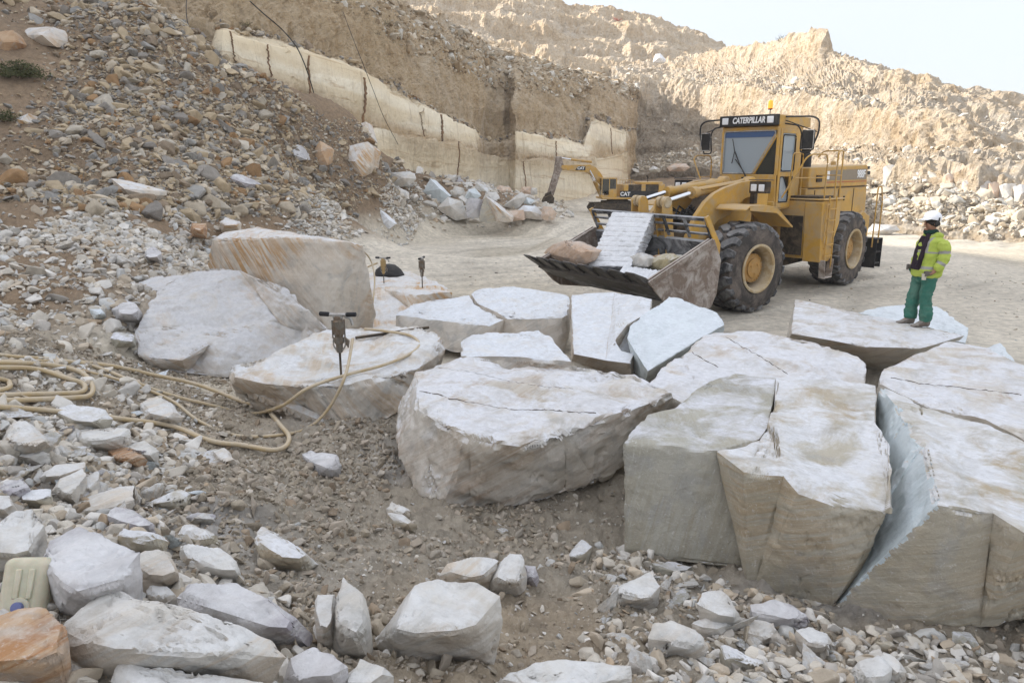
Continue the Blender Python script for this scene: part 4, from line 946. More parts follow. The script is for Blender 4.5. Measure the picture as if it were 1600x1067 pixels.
def strew(poly, n, smin, smax, mats, label, grp, dens=None, sink=.3, tilt=.35, surf=None):
    P = sample(poly, n, dens) if surf is None else None
    Q = onground(P) if surf is None else surf
    for k, q in enumerate(Q):
        mt, tone = random.choice(mats); s = random.uniform(0, 1) ** 2 * (smax - smin) + smin
        o = bpy.data.objects.new('stone', stone_proto(random.randrange(10), mt)); COL.objects.link(o)
        o.scale = (s * random.uniform(.8, 1.2), s * random.uniform(.8, 1.2), s * random.uniform(.8, 1.1))
        o.rotation_euler = (random.gauss(0, tilt), random.gauss(0, tilt), random.uniform(0, 6.28))
        o.location = (q[0], q[1], q[2] + s * (.45 - sink) * .8)
        tag(o, label % tone, 'stone', grp % tone if '%' in grp else grp)
WM = [('mb_rubble', 'cream white'), ('mb_rubble', 'cream white'), ('mb_rubble', 'cream white'), ('mb_tan', 'tan brown'), ('mb_violet', 'grey'), ('mb_blue', 'bluish white')]
pl = wpoly([(-60, 655), (180, 660), (300, 690), (330, 720), (300, 760), (340, 830), (260, 860), (60, 800), (-60, 780)])
strew(pl, 100, .06, .17, WM, '%s stone in the heap between the hoses and the big corner stones', '%s stones heaped below the hoses')
pl = wpoly([(-60, 470), (120, 480), (230, 560), (300, 600), (380, 690), (260, 660), (120, 650), (-60, 640)])
strew(pl, 50, .06, .15, WM, '%s stone lying among the coiled hoses', '%s stones among the hoses')
pl = wpoly([(-60, 350), (150, 335), (330, 330), (430, 400), (330, 412), (230, 440), (205, 540), (120, 470), (-60, 460)])
strew(pl, 44, .10, .30, WM, '%s stone on the brown bank left of the sloping boulder', '%s stones on the left bank')
pl = wpoly([(960, 850), (1160, 930), (1300, 980), (1560, 1010), (1560, 1100), (1000, 1100), (930, 960)])
strew(pl, 70, .045, .12, [('mb_rubble', 'cream white'), ('mb_rubble', 'cream white'), ('mb_grey', 'dusty grey')], '%s stone in the rubble before the split block', '%s stones before the split block')
pl = wpoly([(560, 700), (640, 780), (760, 830), (960, 800), (950, 900), (700, 960), (560, 900), (460, 700)])
strew(pl, 26, .03, .08, [('mb_tan', 'brown'), ('mb_rubble', 'pale')], 'small %s stone on the churned dirt before the boulder', 'small %s stones on the churned dirt')
# ---- the tipped pile of white blocks in front of the cut wall
PILE = [ # outline in the photo, height, depth, material, label
 ([(661, 300), (672, 279), (694, 297), (703, 307), (690, 318), (678, 313)], 43, 'mb_blue', 'bluish white slab tilted on the upper left of the tipped pile'),
 ([(682, 325), (700, 308), (722, 314), (728, 342), (712, 345), (690, 332)], 41, 'mb_rubble', 'cream rugged block at the left front of the tipped pile'),
 ([(727, 315), (733, 309), (750, 311), (752, 330), (748, 341), (730, 340)], 40.5, 'mb_violet', 'grey squared block with a dark underside in the tipped pile'),
 ([(748, 341), (752, 322), (758, 308), (768, 328), (776, 346), (764, 349), (750, 346)], 40, 'mb_tan', 'brown crumbly pointed block at the front of the tipped pile'),
 ([(758, 306), (775, 316), (800, 340), (800, 347), (776, 347), (766, 328)], 40, 'mb_vein', 'long wedge block sloping down to the right in the tipped pile'),
 ([(790, 330), (818, 328), (820, 344), (800, 346), (792, 340)], 41, 'mb_rose', 'peach coloured squared block in the tipped pile'),
 ([(786, 322), (815, 300), (823, 308), (812, 324), (806, 328)], 43, 'mb_rubble', 'pale block tilted up on one corner over the peach one'),
 ([(806, 330), (818, 321), (838, 322), (848, 336), (846, 344), (824, 342)], 41.5, 'mb_white', 'flat white topped block right of the peach one'),
 ([(845, 340), (848, 322), (862, 324), (870, 334), (866, 343), (852, 345)], 41, 'mb_rose', 'pinkish cube at the right end of the tipped pile'),
 ([(815, 322), (822, 308), (834, 312), (836, 324)], 44, 'mb_blue', 'small bluish block behind the flat white topped one'),
 ([(703, 305), (710, 290), (724, 294), (728, 308), (716, 314)], 44, 'mb_rubble', 'pale rounded block in the middle of the tipped pile'),
 ([(725, 310), (732, 296), (742, 294), (752, 306), (744, 312)], 43.5, 'mb_blue', 'bluish gabled block in the middle of the tipped pile'),
 ([(690, 294), (700, 283), (706, 296), (700, 304)], 46, 'mb_rust', 'orange block standing behind the bluish slab of the tipped pile'),
 ([(694, 282), (702, 273), (713, 275), (710, 288)], 47, 'mb_rubble', 'pale slab at the back left of the tipped pile'),
 ([(709, 290), (718, 276), (724, 286), (718, 292)], 47, 'mb_violet', 'thin grey slab on edge at the back of the tipped pile'),
 ([(722, 286), (736, 284), (740, 292), (728, 296)], 46, 'mb_rubble', 'low pale block at the back of the tipped pile'),
 ([(738, 296), (745, 286), (760, 290), (780, 304), (770, 310), (752, 302)], 46, 'mb_tan', 'long tan block leaning at the back of the tipped pile'),
 ([(770, 300), (780, 289), (798, 293), (798, 304), (784, 308)], 47, 'mb_rose', 'rounded rosy boulder under the cut wall'),
 ([(752, 316), (760, 300), (772, 300), (788, 318), (780, 322)], 44, 'mb_rubble', 'pale angular block at the heart of the tipped pile'),
 ([(788, 320), (790, 310), (806, 306), (808, 312)], 46, 'mb_tan', 'small tan block behind the tilted one of the tipped pile'),
 ([(812, 302), (816, 292), (830, 292), (832, 303), (822, 306)], 52, 'mb_rose', 'pinkish stone at the foot of the wall left of the excavator bucket'),
 ([(829, 306), (830, 294), (839, 294), (839, 304)], 52, 'mb_rubble', 'upright pale stone touching the excavator bucket'),
 ([(590, 350), (594, 328), (604, 334), (618, 350), (608, 358), (594, 356)], 36, 'mb_chalk', 'white jagged stone standing alone at the toe of the scree'),
 ([(640, 255), (650, 262), (662, 262), (664, 274), (648, 276)], 48, 'mb_violet', 'grey boulder at the top of the scree toe under the wall'),
 ([(576, 285), (584, 268), (600, 262), (606, 276), (596, 290)], 40, 'mb_violet', 'slate grey leaning slab at the scree toe'),
 ([(606, 290), (612, 270), (640, 268), (650, 280), (640, 290), (620, 294)], 41, 'mb_rubble', 'broken pale slab at the scree toe beside the slate grey one'),
 ([(610, 300), (618, 290), (634, 300), (640, 312), (630, 312)], 40, 'mb_rubble', 'thin white slab sliding down the scree toe'),
 ([(545, 197), (572, 190), (578, 214), (590, 224), (575, 222), (560, 215)], 40.5, 'mb_vein', 'cream boulder at the lower end of the upper cut face'),
 ([(1042, 262), (1052, 256), (1072, 256), (1078, 262), (1070, 268), (1046, 268)], 78, 'mb_rose', 'pale boulder beside the haul road below the far bench'),
 ([(1013, 266), (1020, 259), (1032, 264), (1030, 270), (1016, 270)], 78, 'mb_tan', 'brown boulder left of the pale one by the haul road'),
 ([(1358, 362), (1372, 350), (1400, 352), (1406, 360), (1392, 366), (1366, 368)], 35, 'mb_rubble', 'long white rock right behind the loader tail'),
]
for k, (pts, D, mt, lab) in enumerate(PILE):
    drock(lab, pts, D, mt, 'blocks tipped below the cut wall', .2, .04, 700 + k, nog=True, thick=.6)
# squared blocks along the far bench at the right
BEN = [(1386, 258, 18, 26), (1400, 262, 20, 26), (1418, 264, 16, 24), (1434, 266, 16, 22), (1446, 262, 42, 46), (1478, 272, 14, 26), (1490, 290, 12, 20), (1508, 280, 28, 40), (1532, 282, 16, 34), (1548, 284, 18, 34), (1568, 286, 18, 34), (1588, 288, 22, 40),
       (1394, 322, 22, 16), (1450, 318, 22, 20), (1500, 314, 30, 14), (1536, 316, 14, 16), (1470, 340, 20, 12), (1560, 350, 18, 16), (1530, 356, 22, 14), (1420, 345, 16, 14)]
for k, (x, y, w_, h_) in enumerate(BEN):
    D = float(np.interp(x, [1370, 1450, 1520, 1600], [48, 44, 41.5, 40])) if y < 300 else float(np.interp(x, [1370, 1450, 1520, 1600], [44, 40, 38, 36.5])) - (y - 310) * .07
    j = lambda a: a + random.uniform(-2, 2)
    pts = [(j(x), j(y + h_)), (j(x - 1), j(y + 3)), (j(x + w_ * .4), j(y)), (j(x + w_), j(y + 2)), (j(x + w_), j(y + h_ * .9)), (j(x + w_ * .6), j(y + h_))]
    upper = y < 300
    drock('sunlit cream block in the row along the top of the right hand bench' if upper else 'sunlit cream block fallen on the rubble slope behind the worker', pts, D, ['mb_rubble', 'mb_rose', 'mb_rubble', 'mb_white'][k % 4], 'blocks in a row on the bench' if upper else 'blocks fallen on the rubble slope', .25, .07, 800 + k)
drock('white block perched alone on a ledge of the far hill', [(1021, 97), (1024, 85), (1032, 84), (1041, 94), (1038, 98)], 108, 'mb_chalk', None, .4, .1, 901, nog=True)
# ================================================================== MACHINES
class MB:
    """collects shapes; build() links them as ONE mesh object"""
    def __init__(s, m=None): s.bm = bmesh.new(); s.m = m or Matrix.Identity(4)
    def v(s, p): return s.bm.verts.new(s.m @ Vector(p))
    def box(s, c, d, rot=(0, 0, 0)):
        Rm = Euler(rot).to_matrix(); vs = []
        for x in (-.5, .5):
            for y in (-.5, .5):
                for z in (-.5, .5): vs.append(s.v(Vector(c) + Rm @ Vector((x * d[0], y * d[1], z * d[2]))))
        for f in ((0, 1, 3, 2), (4, 6, 7, 5), (0, 4, 5, 1), (2, 3, 7, 6), (0, 2, 6, 4), (1, 5, 7, 3)): s.bm.faces.new([vs[i] for i in f])
        return s
    def prism(s, prof, y0, y1):
        """profile in x,z swept across y"""
        a = [s.v((x, y0, z)) for x, z in prof]; b = [s.v((x, y1, z)) for x, z in prof]; n = len(prof)
        s.bm.faces.new(a); s.bm.faces.new(b[::-1])
        for i in range(n): s.bm.faces.new((a[i], b[i], b[(i + 1) % n], a[(i + 1) % n]))
        return s
    def poly(s, pts, off):
        """flat polygon thickened by the vector off"""
        off = Vector(off); a = [s.v(p) for p in pts]; b = [s.v(Vector(p) + off) for p in pts]; n = len(pts)
        s.bm.faces.new(a); s.bm.faces.new(b[::-1])
        for i in range(n): s.bm.faces.new((a[i], b[i], b[(i + 1) % n], a[(i + 1) % n]))
        return s
    def tube(s, path, r, seg=10, rr=None):
        n0 = len(s.bm.verts); tube_bm(s.bm, path, r, seg, rr); s.bm.verts.ensure_lookup_table()
        for v in s.bm.verts[n0:]: v.co = s.m @ v.co
        return s
    def lathe(s, prof, axis, c, seg=40, cap=True):
        """profile (r, h) turned about an axis direction"""
        ax = Vector(axis).normalized(); t = ax.orthogonal().normalized(); u = ax.cross(t); rings = []
        for r, h in prof: rings.append([s.v(Vector(c) + ax * h + (t * math.cos(2 * math.pi * k / seg) + u * math.sin(2 * math.pi * k / seg)) * r) for k in range(seg)])
        for a, b in zip(rings, rings[1:]):
            for k in range(seg): s.bm.faces.new((a[k], a[(k + 1) % seg], b[(k + 1) % seg], b[k]))
        if cap and prof[0][0] > 1e-4: s.bm.faces.new(rings[0][::-1])
        if cap and prof[-1][0] > 1e-4: s.bm.faces.new(rings[-1])
        return s
    def build(s, name, mat, parent=None, bev=.012, smooth=35, label=None):
        bmesh.ops.recalc_face_normals(s.bm, faces=s.bm.faces)
        me = bpy.data.meshes.new(name); s.bm.to_mesh(me); s.bm.free()
        me.materials.append(M[mat] if isinstance(mat, str) else mat)
        for p in me.polygons: p.use_smooth = True
        me.set_sharp_from_angle(angle=R_(smooth))
        o = bpy.data.objects.new(name, me); COL.objects.link(o)
        if parent: o.parent = parent
        if bev:
            b = o.modifiers.new('b', 'BEVEL'); b.width = bev; b.segments = 2; b.limit_method = 'ANGLE'; b.angle_limit = R_(40); b.harden_normals = False
        if label: o['label'] = label
        return o
def arc(c, r, a0, a1, n, plane='xz'):
    out = []
    for k in range(n + 1):
        a = R_(a0 + (a1 - a0) * k / n); out.append((c[0] + r * math.cos(a), c[1] + r * math.sin(a)))
    return out
def rounded(pts, r=.08, n=4):
    """round the corners of a 3-D path"""
    P = [Vector(p) for p in pts]; out = [P[0]]
    for a, b, c in zip(P, P[1:], P[2:]):
        u = (a - b).normalized(); v = (c - b).normalized(); q = min(r, (a - b).length / 2, (c - b).length / 2)
        s, e = b + u * q, b + v * q
        for k in range(n + 1): t = k / n; out.append(s * (1 - t) ** 2 + b * 2 * t * (1 - t) + e * t * t)
    out.append(P[-1]); return out
def _text_(name, body, size, mat, parent, mw, ext=.004, bold=1.0, shear=0.0, sx=1.0):
    cu = bpy.data.curves.new(name, 'FONT'); cu.body = body; cu.size = size; cu.extrude = ext; cu.align_x = 'CENTER'; cu.align_y = 'CENTER'
    cu.offset = .012 * size * bold * 1.6; cu.shear = shear; cu.materials.append(M[mat])
    o = bpy.data.objects.new(name, cu); COL.objects.link(o); o.parent = parent; o.matrix_local = mw @ Matrix.Diagonal((sx, 1, 1, 1))
    return o
def facing(loc, right, up):
    r = Vector(right).normalized(); u = Vector(up).normalized(); n = r.cross(u)
    m = Matrix((r, u, n)).transposed().to_4x4(); m.translation = Vector(loc); return m
def text(*a, **k):
    o = _text_(*a, **k); bpy.context.view_layer.update(); me = bpy.data.meshes.new_from_object(o.evaluated_get(bpy.context.evaluated_depsgraph_get()))
    n = bpy.data.objects.new(a[0], me); COL.objects.link(n); n.parent = o.parent; n.matrix_local = o.matrix_local.copy(); bpy.data.objects.remove(o); return n
M['hubpaint'] = plain('oily hub paint', (.46, .25, .07), .5, 0, .3, (.40, .28, .15), 8, .5)
# ---- wheel loader -------------------------------------------------
HR, HG = R_(224), R_(214)
RO = Vector((8.061, 21.207, 0)); GO = Vector((4.431, 17.461, 0))
ld = empty('wheel_loader', RO, (0, 0, HR))
tag(ld, 'yellow articulated wheel loader carrying rocks in its raised grey bucket', 'wheel loader')
MR = Matrix.Translation(RO) @ Matrix.Rotation(HR, 4, 'Z'); MG = MR.inverted() @ Matrix.Translation(GO) @ Matrix.Rotation(HG, 4, 'Z')
def wheel(cx, side, m, name='wheel'):
    hub = m @ Vector((cx, side * 1.29, 1.0)); ax = (m.to_3x3() @ Vector((0, side, 0))).normalized(); fw = (m.to_3x3() @ Vector((1, 0, 0))).normalized(); up = Vector((0, 0, 1))
    w = MB()
    # carcass: local (r, h) with h along the axle, outer side positive
    w.lathe([(.50, -.40), (.62, -.44), (.80, -.43), (.905, -.39), (.925, -.33), (.93, 0), (.925, .33), (.905, .39), (.80, .43), (.62, .44), (.50, .40)], ax, hub, 64, False)
    tyre = w.build('tyre', 'sidewall', None, 0, 50)
    lug = MB(); n = 20
    def pt(th, h, r): return hub + ax * h + (fw * math.cos(th) + up * math.sin(th)) * r
    for k in range(n):
        for s in (-1, 1):
            t0 = (k + (.25 if s > 0 else -.25)) * 2 * math.pi / n; dt = 2 * math.pi / n * .43
            # chevron pad from the tread centre to the shoulder
            prof = [(-.6, .02), (.25, .03), (.95, .12), (1.0, .30), (.72, .425), (-.5, .425), (-.75, .32), (-1.0, .14)]
            top = [pt(t0 + a * dt * .90 - (.10 if h < .2 else 0), s * h * .97, .995 if h < .4 else .955) for a, h in prof]
            bot = [pt(t0 + a * dt - (.10 if h < .2 else 0), s * h, .90 if h < .4 else .86) for a, h in prof]
            A = [lug.bm.verts.new(p) for p in top]; B = [lug.bm.verts.new(p) for p in bot]
            lug.bm.faces.new(A)
            for i in range(len(A)): lug.bm.faces.new((A[i], B[i], B[(i + 1) % 8], A[(i + 1) % 8]))
    tread = lug.build('tread', 'tyre', None, .015, 40)
    rm = MB()
    rm.lathe([(.50, .40), (.535, .42), (.54, .45), (.50, .46), (.47, .44), (.455, .36), (.445, .34), (.44, .22), (.44, .02)], ax, hub, 56, False)
    rm.bm.faces.ensure_lookup_table()
    rim = rm.build('rim', 'rim', None, 0, 40)
    hb = MB(); hb.lathe([(.32, .05), (.32, .26), (.29, .27), (.22, .285), (.21, .32), (.16, .33), (0, .33)], ax, hub, 40)
    for k in range(26):
        th = k * 2 * math.pi / 26; c = pt(th, .25, .300); hb.lathe([(.020, 0), (.020, .035), (0, .035)], ax, c, 6)
    for k in range(3):
        th = k * 2.1 + .4; hb.lathe([(.03, 0), (.03, .02), (0, .02)], ax, pt(th, .325, .12), 8)
    hub_o = hb.build('hub', 'hubpaint', None, 0, 35)
    root = tyre; root.name = name; root.parent = ld
    for x in (tread, rim): x.parent = root
    hub_o.parent = root
    inner = MB(); inner.lathe([(.5, -.38), (.5, .0), (.44, .04), (.30, .05), (0, .05)], ax, hub, 32); io = inner.build('inner_rim', 'darkiron', root, 0)
    return root
I4 = Matrix.Identity(4)
for s in (1, -1): wheel(0, s, I4); wheel(0, s, MG)
# rear frame --------------------------------------------------------
b = MB(); b.prism([(-2.55, 1.72), (-2.62, 1.95), (-2.55, 2.62), (1.45, 2.62), (1.45, 1.35), (.9, 1.2), (-1.2, 1.2), (-1.7, 1.6)], -.92, .92)
b.prism([(-2.45, 2.62), (-2.40, 3.17), (-2.30, 3.22), (1.42, 3.14), (1.42, 2.62)], -.95, .95)
body = b.build('body', 'yellow', ld, .03)
b = MB()
for x in (-1.6, -.55, .35, .95): b.box((x, .925, 2.1), (.025, .012, .92))
b.box((-.6, .925, 2.6), (3.9, .014, .02)); b.box((.1, .93, 2.28), (.14, .03, .2)); b.box((.85, .96, 2.86), (.30, .05, .18)); b.box((-.95, .93, 2.3), (.06, .04, .12))
b.build('door_gap', 'darkiron', body, 0)
b = MB(); b.prism([(-2.36, 2.80), (-2.33, 3.10), (.15, 3.07), (.35, 2.80)], .953, .957); b.build('side_stripe', 'greydecal', body, 0)
b = MB(); b.box((-1.0, .957, 2.75), (2.75, .006, .018)); b.build('pinstripe', 'red', body, 0)
text('lettering', '988F', .30, 'white', body, facing((-1.93, .962, 2.95), (-1, 0, 0), (0, 0, 1)), bold=1.3)
b = MB(); b.box((.32, .962, 2.94), (.20, .01, .22)); b.build('sticker', 'white', body, 0)
b = MB(); b.box((-2.72, .72, 2.98), (.26, .30, .11)); b.box((-2.72, .72, 3.13), (.22, .26, .09)); b.box((-2.72, -.72, 2.98), (.26, .30, .11)); b.build('tail_lamp', 'black', body, .02)
b = MB()
b.lathe([(.07, 0), (.07, .1), (.03, .13), (0, .13)], (0, 0, 1), (-1.75, .2, 3.2), 16)
b.build('hood_cap', 'yellow', body, .005)
b = MB(); b.lathe([(.16, 0), (.20, .03), (.20, .36), (.15, .40), (.15, .46), (.22, .48), (.22, .60), (.16, .66), (0, .66)], (0, 0, 1), (.75, .45, 3.12), 28); b.build('air_cleaner', 'black', body, .004)
b = MB(); b.lathe([(.07, 0), (.07, .7), (.06, .7), (.06, .02)], (0, 0, 1), (-.4, -.35, 3.15), 18); b.build('exhaust_pipe', 'darkiron', body, 0)
b = MB(); b.prism([(-2.8, .85), (-2.85, 1.72), (-2.3, 1.9), (-1.4, 1.55), (-1.4, 1.0), (-2.2, .8)], -1.0, 1.0); b.build('counterweight', 'yellow', ld, .04)
b = MB(); b.prism([(-1.5, .65), (-1.5, 1.3), (3.2, 1.3), (3.55, 1.1), (3.55, .7), (2.4, .55)], -.55, .55); b.box((0, 0, 1.0), (.5, 1.9, .5)); b.build('rear_frame', 'darkiron', ld, .02)
# rear step box with rails
for s in (1, -1):
    b = MB()
    b.box((-2.05, s * 1.28, 1.12), (.42, .62, .05)); b.box((-2.05, s * 1.45, .75), (.40, .35, .04)); b.box((-2.05, s * 1.45, .42), (.40, .35, .04))
    b.box((-2.27, s * 1.45, .72), (.03, .38, .85)); b.box((-1.85, s * 1.45, .72), (.03, .38, .85)); b.build('rear_step', 'black', ld, .01)
    b = MB(); b.tube(rounded([(-1.72, s * 1.55, .95), (-1.72, s * 1.55, 2.60), (-1.98, s * 1.55, 2.62), (-2.15, s * 1.55, 2.2), (-2.15, s * 1.55, 1.0)], .08), .02); b.tube([(-1.72, s * 1.55, 1.0), (-1.72, s * 1.55, .9)], .02); b.build('rear_handrail', 'yellow', ld, 0)
# platform box ahead of the rear wheel (the side with the ladder, and its twin)
for s in (1, -1):
    b = MB()
    b.prism([(2.0, .80), (2.12, 2.30), (2.05, 2.34), (1.02, 2.34), (1.02, 1.75), (1.3, 1.3), (1.3, .85), (1.4, .80)], s * 1.22, s * 1.68)
    b.prism([(1.98, .86), (2.10, 2.33), (1.02, 2.33), (1.02, 1.7), (1.3, .86)], s * .50, s * 1.219)
    b.box((1.5, s * 1.1, 2.37), (1.25, 1.25, .04)); pb = b.build('platform_box', 'yellow', ld, .02)
    b = MB(); b.box((1.62, s * 1.15, 2.42), (.9, .8, .05)); b.build('tread_plate', 'darkiron', pb, .005)
    b = MB(); b.poly([(2.053, s * .62, .95), (2.053, s * 1.2, .95), (2.115, s * 1.2, 1.95), (2.115, s * .62, 1.95)], (-.02, 0, 0)); b.build('recess_shade', 'darkiron', pb, 0) if s > 0 else b.bm.free()  # flat dark sheet on the box front stands in for a shaded recess
    # ladder
    b = MB()
    for x in (1.86, 1.46):
        b.tube(rounded([(x, s * 1.74, .62), (x, s * 1.74, 2.3), (x - .02, s * 1.72, 2.44)], .05), .019)
        b.tube([(x, s * 1.66, 1.85), (x, s * 1.75, 1.85)], .016); b.tube([(x, s * 1.66, 1.15), (x, s * 1.75, 1.15)], .016)
    for z in (.95, 1.25, 1.55, 1.85, 2.13): b.box((1.66, s * 1.74, z), (.40, .05, .028))
    b.tube(rounded([(1.98, s * 1.72, 1.3), (1.98, s * 1.74, 2.25), (1.78, s * 1.74, 2.25)], .08), .016); b.build('ladder', 'yellow', pb, 0)
    b = MB(); b.box((1.9, s * 1.72, .62), (.035, .16, .48), (0, .15, 0)); b.box((1.46, s * 1.72, .62), (.035, .16, .48), (0, -.15, 0)); b.box((1.67, s * 1.72, .40), (.48, .16, .03)); b.build('bottom_step', 'bucketrust', pb, .008)
    # guard rails
    b = MB()
    b.tube(rounded([(3.05, s * 1.05, 2.42), (2.97, s * 1.55, 3.38), (2.75, s * 1.58, 3.46), (2.02, s * 1.62, 3.46), (1.94, s * 1.62, 3.3), (1.94, s * 1.62, 2.34)], .1), .019)
    b.tube([(2.96, s * 1.3, 2.9), (1.94, s * 1.62, 2.9)], .015)
    b.tube(rounded([(1.35, s * 1.62, 2.36), (1.35, s * 1.62, 3.55), (1.05, s * 1.62, 3.56), (1.05, s * 1.1, 3.56), (1.05, s * .98, 3.4)], .1), .019)
    b.tube(rounded([(1.05, s * 1.62, 2.36), (1.05, s * 1.62, 3.55)], .1), .019); b.tube([(1.35, s * 1.62, 2.95), (1.05, s * 1.62, 2.95)], .015); b.tube([(1.05, s * 1.62, 2.95), (1.0, s * .98, 2.95)], .015)
    b.tube(rounded([(2.3, s * .86, 2.4), (2.3, s * .9, 3.5), (1.75, s * .9, 3.5), (1.75, s * .9, 2.4)], .1), .017)
    b.build('guard_rail', 'yellow', ld, 0)
# cab ---------------------------------------------------------------
cab = MB()
# posts and panels leave real window openings
cab.box((2.38, 0, 2.22), (1.08, 1.56, .20))                               # sill floor
cab.prism([(2.86, 2.1), (2.93, 2.98), (2.87, 2.98), (2.80, 2.1)], -.70, .78)     # front panel under the windscreen
cab.box((2.885, -.735, 3.5), (.07, .07, 1.1)); cab.box((2.885, .765, 3.5), (.08, .06, 1.1)); cab.box((2.90, .02, 4.08), (.06, 1.5, .10))
cab.poly([(2.93, .12, 2.98), (2.93, .21, 2.98), (2.93, .76, 3.92), (2.93, .68, 3.96)], (-.05, 0, 0))      # slanting bar of the windscreen
cab.box((1.88, .76, 3.2), (.14, .07, 1.9)); cab.box((1.88, -.76, 3.2), (.14, .07, 1.9)); cab.box((1.85, 0, 3.2), (.05, 1.45, 1.9))
cab.box((2.38, .755, 4.1), (1.0, .05, .12)); cab.box((2.38, -.755, 4.1), (1.0, .05, .12)); cab.box((2.38, -.755, 2.65), (1.0, .05, .75))
cab.box((1.68, .6, 3.2), (.26, .30, 1.95)); cab.box((1.68, -.6, 3.2), (.26, .30, 1.95))     # roll-over posts
cabo = cab.build('cab', 'yellow', ld, .012)
b = MB()    # door with an upper window and a small lower one
b.box((2.78, .79, 3.12), (.10, .035, 1.92)); b.box((1.99, .79, 3.12), (.09, .035, 1.92)); b.box((2.38, .79, 4.02), (.70, .035, .10)); b.box((2.38, .79, 2.98), (.70, .035, .12)); b.box((2.38, .79, 2.22), (.70, .035, .12))
b.box((2.12, .79, 2.6), (.20, .035, .66)); door = b.build('door', 'yellow', cabo, .012)
b = MB(); b.box((2.38, .78, 3.50), (.70, .012, .94)); b.build('window', 'glass', door, 0)
b = MB(); b.prism([(2.73, 2.30), (2.73, 2.92), (2.52, 2.92), (2.24, 2.55), (2.24, 2.30)], .775, .785); b.build('window', 'glass', door, 0)
b = MB(); b.box((2.13, .82, 2.86), (.05, .04, .14)); b.build('handle', 'black', door, .005)
b = MB()
for q in ([(2.72, 3.06), (2.72, 3.93), (2.04, 3.93), (2.04, 3.06)],):
    b.tube(rounded([(q[0][0], .81, 3.2)] + [(x, .81, z) for x, z in q[1:]] + [(q[0][0], .81, q[0][1]), (q[0][0], .81, 3.25)], .08), .014)
b.tube(rounded([(2.73, .80, 2.4), (2.73, .80, 2.92), (2.52, .80, 2.92), (2.24, .80, 2.55), (2.24, .80, 2.30), (2.73, .80, 2.30), (2.73, .80, 2.45)], .07), .014)
b.build('window_seal', 'rubber', door, 0)
ws = MB(); ws.poly([(2.90, -.68, 3.0), (2.90, .14, 3.0), (2.90, .70, 3.93), (2.90, .70, 4.03), (2.90, -.68, 4.03)], (.008, 0, 0)); wso = ws.build('windscreen', 'glass', cabo, 0)
b = MB(); b.poly([(2.912, -.68, 3.88), (2.912, .67, 3.88), (2.912, .70, 4.03), (2.912, -.68, 4.03)], (.004, 0, 0)); b.build('sun_strip', 'glasstint', wso, 0)
b = MB(); b.tube(rounded([(2.93, -.2, 3.0), (2.93, .17, 3.0), (2.93, .70, 3.9), (2.93, .70, 4.03), (2.93, -.68, 4.03), (2.93, -.68, 3.0), (2.93, -.15, 3.0)], .07), .016); b.build('seal', 'alu', wso, 0)
b = MB(); b.poly([(2.90, .24, 3.0), (2.90, .73, 3.0), (2.90, .73, 3.86)], (.008, 0, 0)); b.build('corner_window', 'glassdark', cabo, 0)
b = MB(); b.box((2.38, -.75, 3.5), (.86, .01, .98)); b.build('window', 'glassdark', cabo, 0)
b = MB()
b.tube([(2.96, .02, 2.90), (2.96, -.18, 3.2), (2.95, -.36, 3.55)], .013); b.tube([(2.95, -.42, 3.25), (2.95, -.36, 3.55), (2.95, -.44, 3.85)], .011)
b.tube([(2.97, .02, 2.88), (2.97, -.12, 3.12), (2.96, -.32, 3.35)], .011); b.box((2.97, .05, 2.88), (.05, .3, .06)); b.build('wiper', 'black', cabo, 0)
b = MB(); b.box((2.93, -.52, 2.78), (.07, .17, .17)); b.build('wash_lamp', 'alu', cabo, .02)
b = MB(); b.box((2.1, 0, 4.27), (1.72, 1.56, .24)); b.box((2.42, 0, 4.40), (1.0, 1.4, .03)); roof = b.build('roof', 'yellow', cabo, .04)
b = MB(); b.box((2.99, 0, 4.28), (.12, 1.58, .26)); sign = b.build('sign_board', 'black', roof, .02)
text('lettering', 'CATERPILLAR', .200, 'white', sign, facing((3.054, .02, 4.28), (0, 1, 0), (0, 0, 1)), bold=1.6, shear=.18, sx=.72)
for y in (-.62, .60):
    b = MB(); b.box((3.055, y, 4.28), (.03, .17, .16)); b.build('roof_lamp', 'lamp', sign, .03)
bc = MB(); bc.lathe([(.012, 0), (.012, .13), (.05, .13), (.06, .16), (0, .16)], (0, 0, 1), (2.75, .42, 4.40), 16); bco = bc.build('beacon', 'darkiron', roof, 0)
b = MB(); b.lathe([(.055, .16), (.060, .22), (.055, .33), (.03, .36), (0, .36)], (0, 0, 1), (2.75, .42, 4.40), 20)
s_ = NT('amber lens'); s_.b.inputs['Emission Color'].default_value = (1, .3, .04, 1); s_.b.inputs['Emission Strength'].default_value = .5; M['amberlit'] = s_.fin((.8, .2, .02), .15)
b.build('lens', 'amberlit', bco, 0)
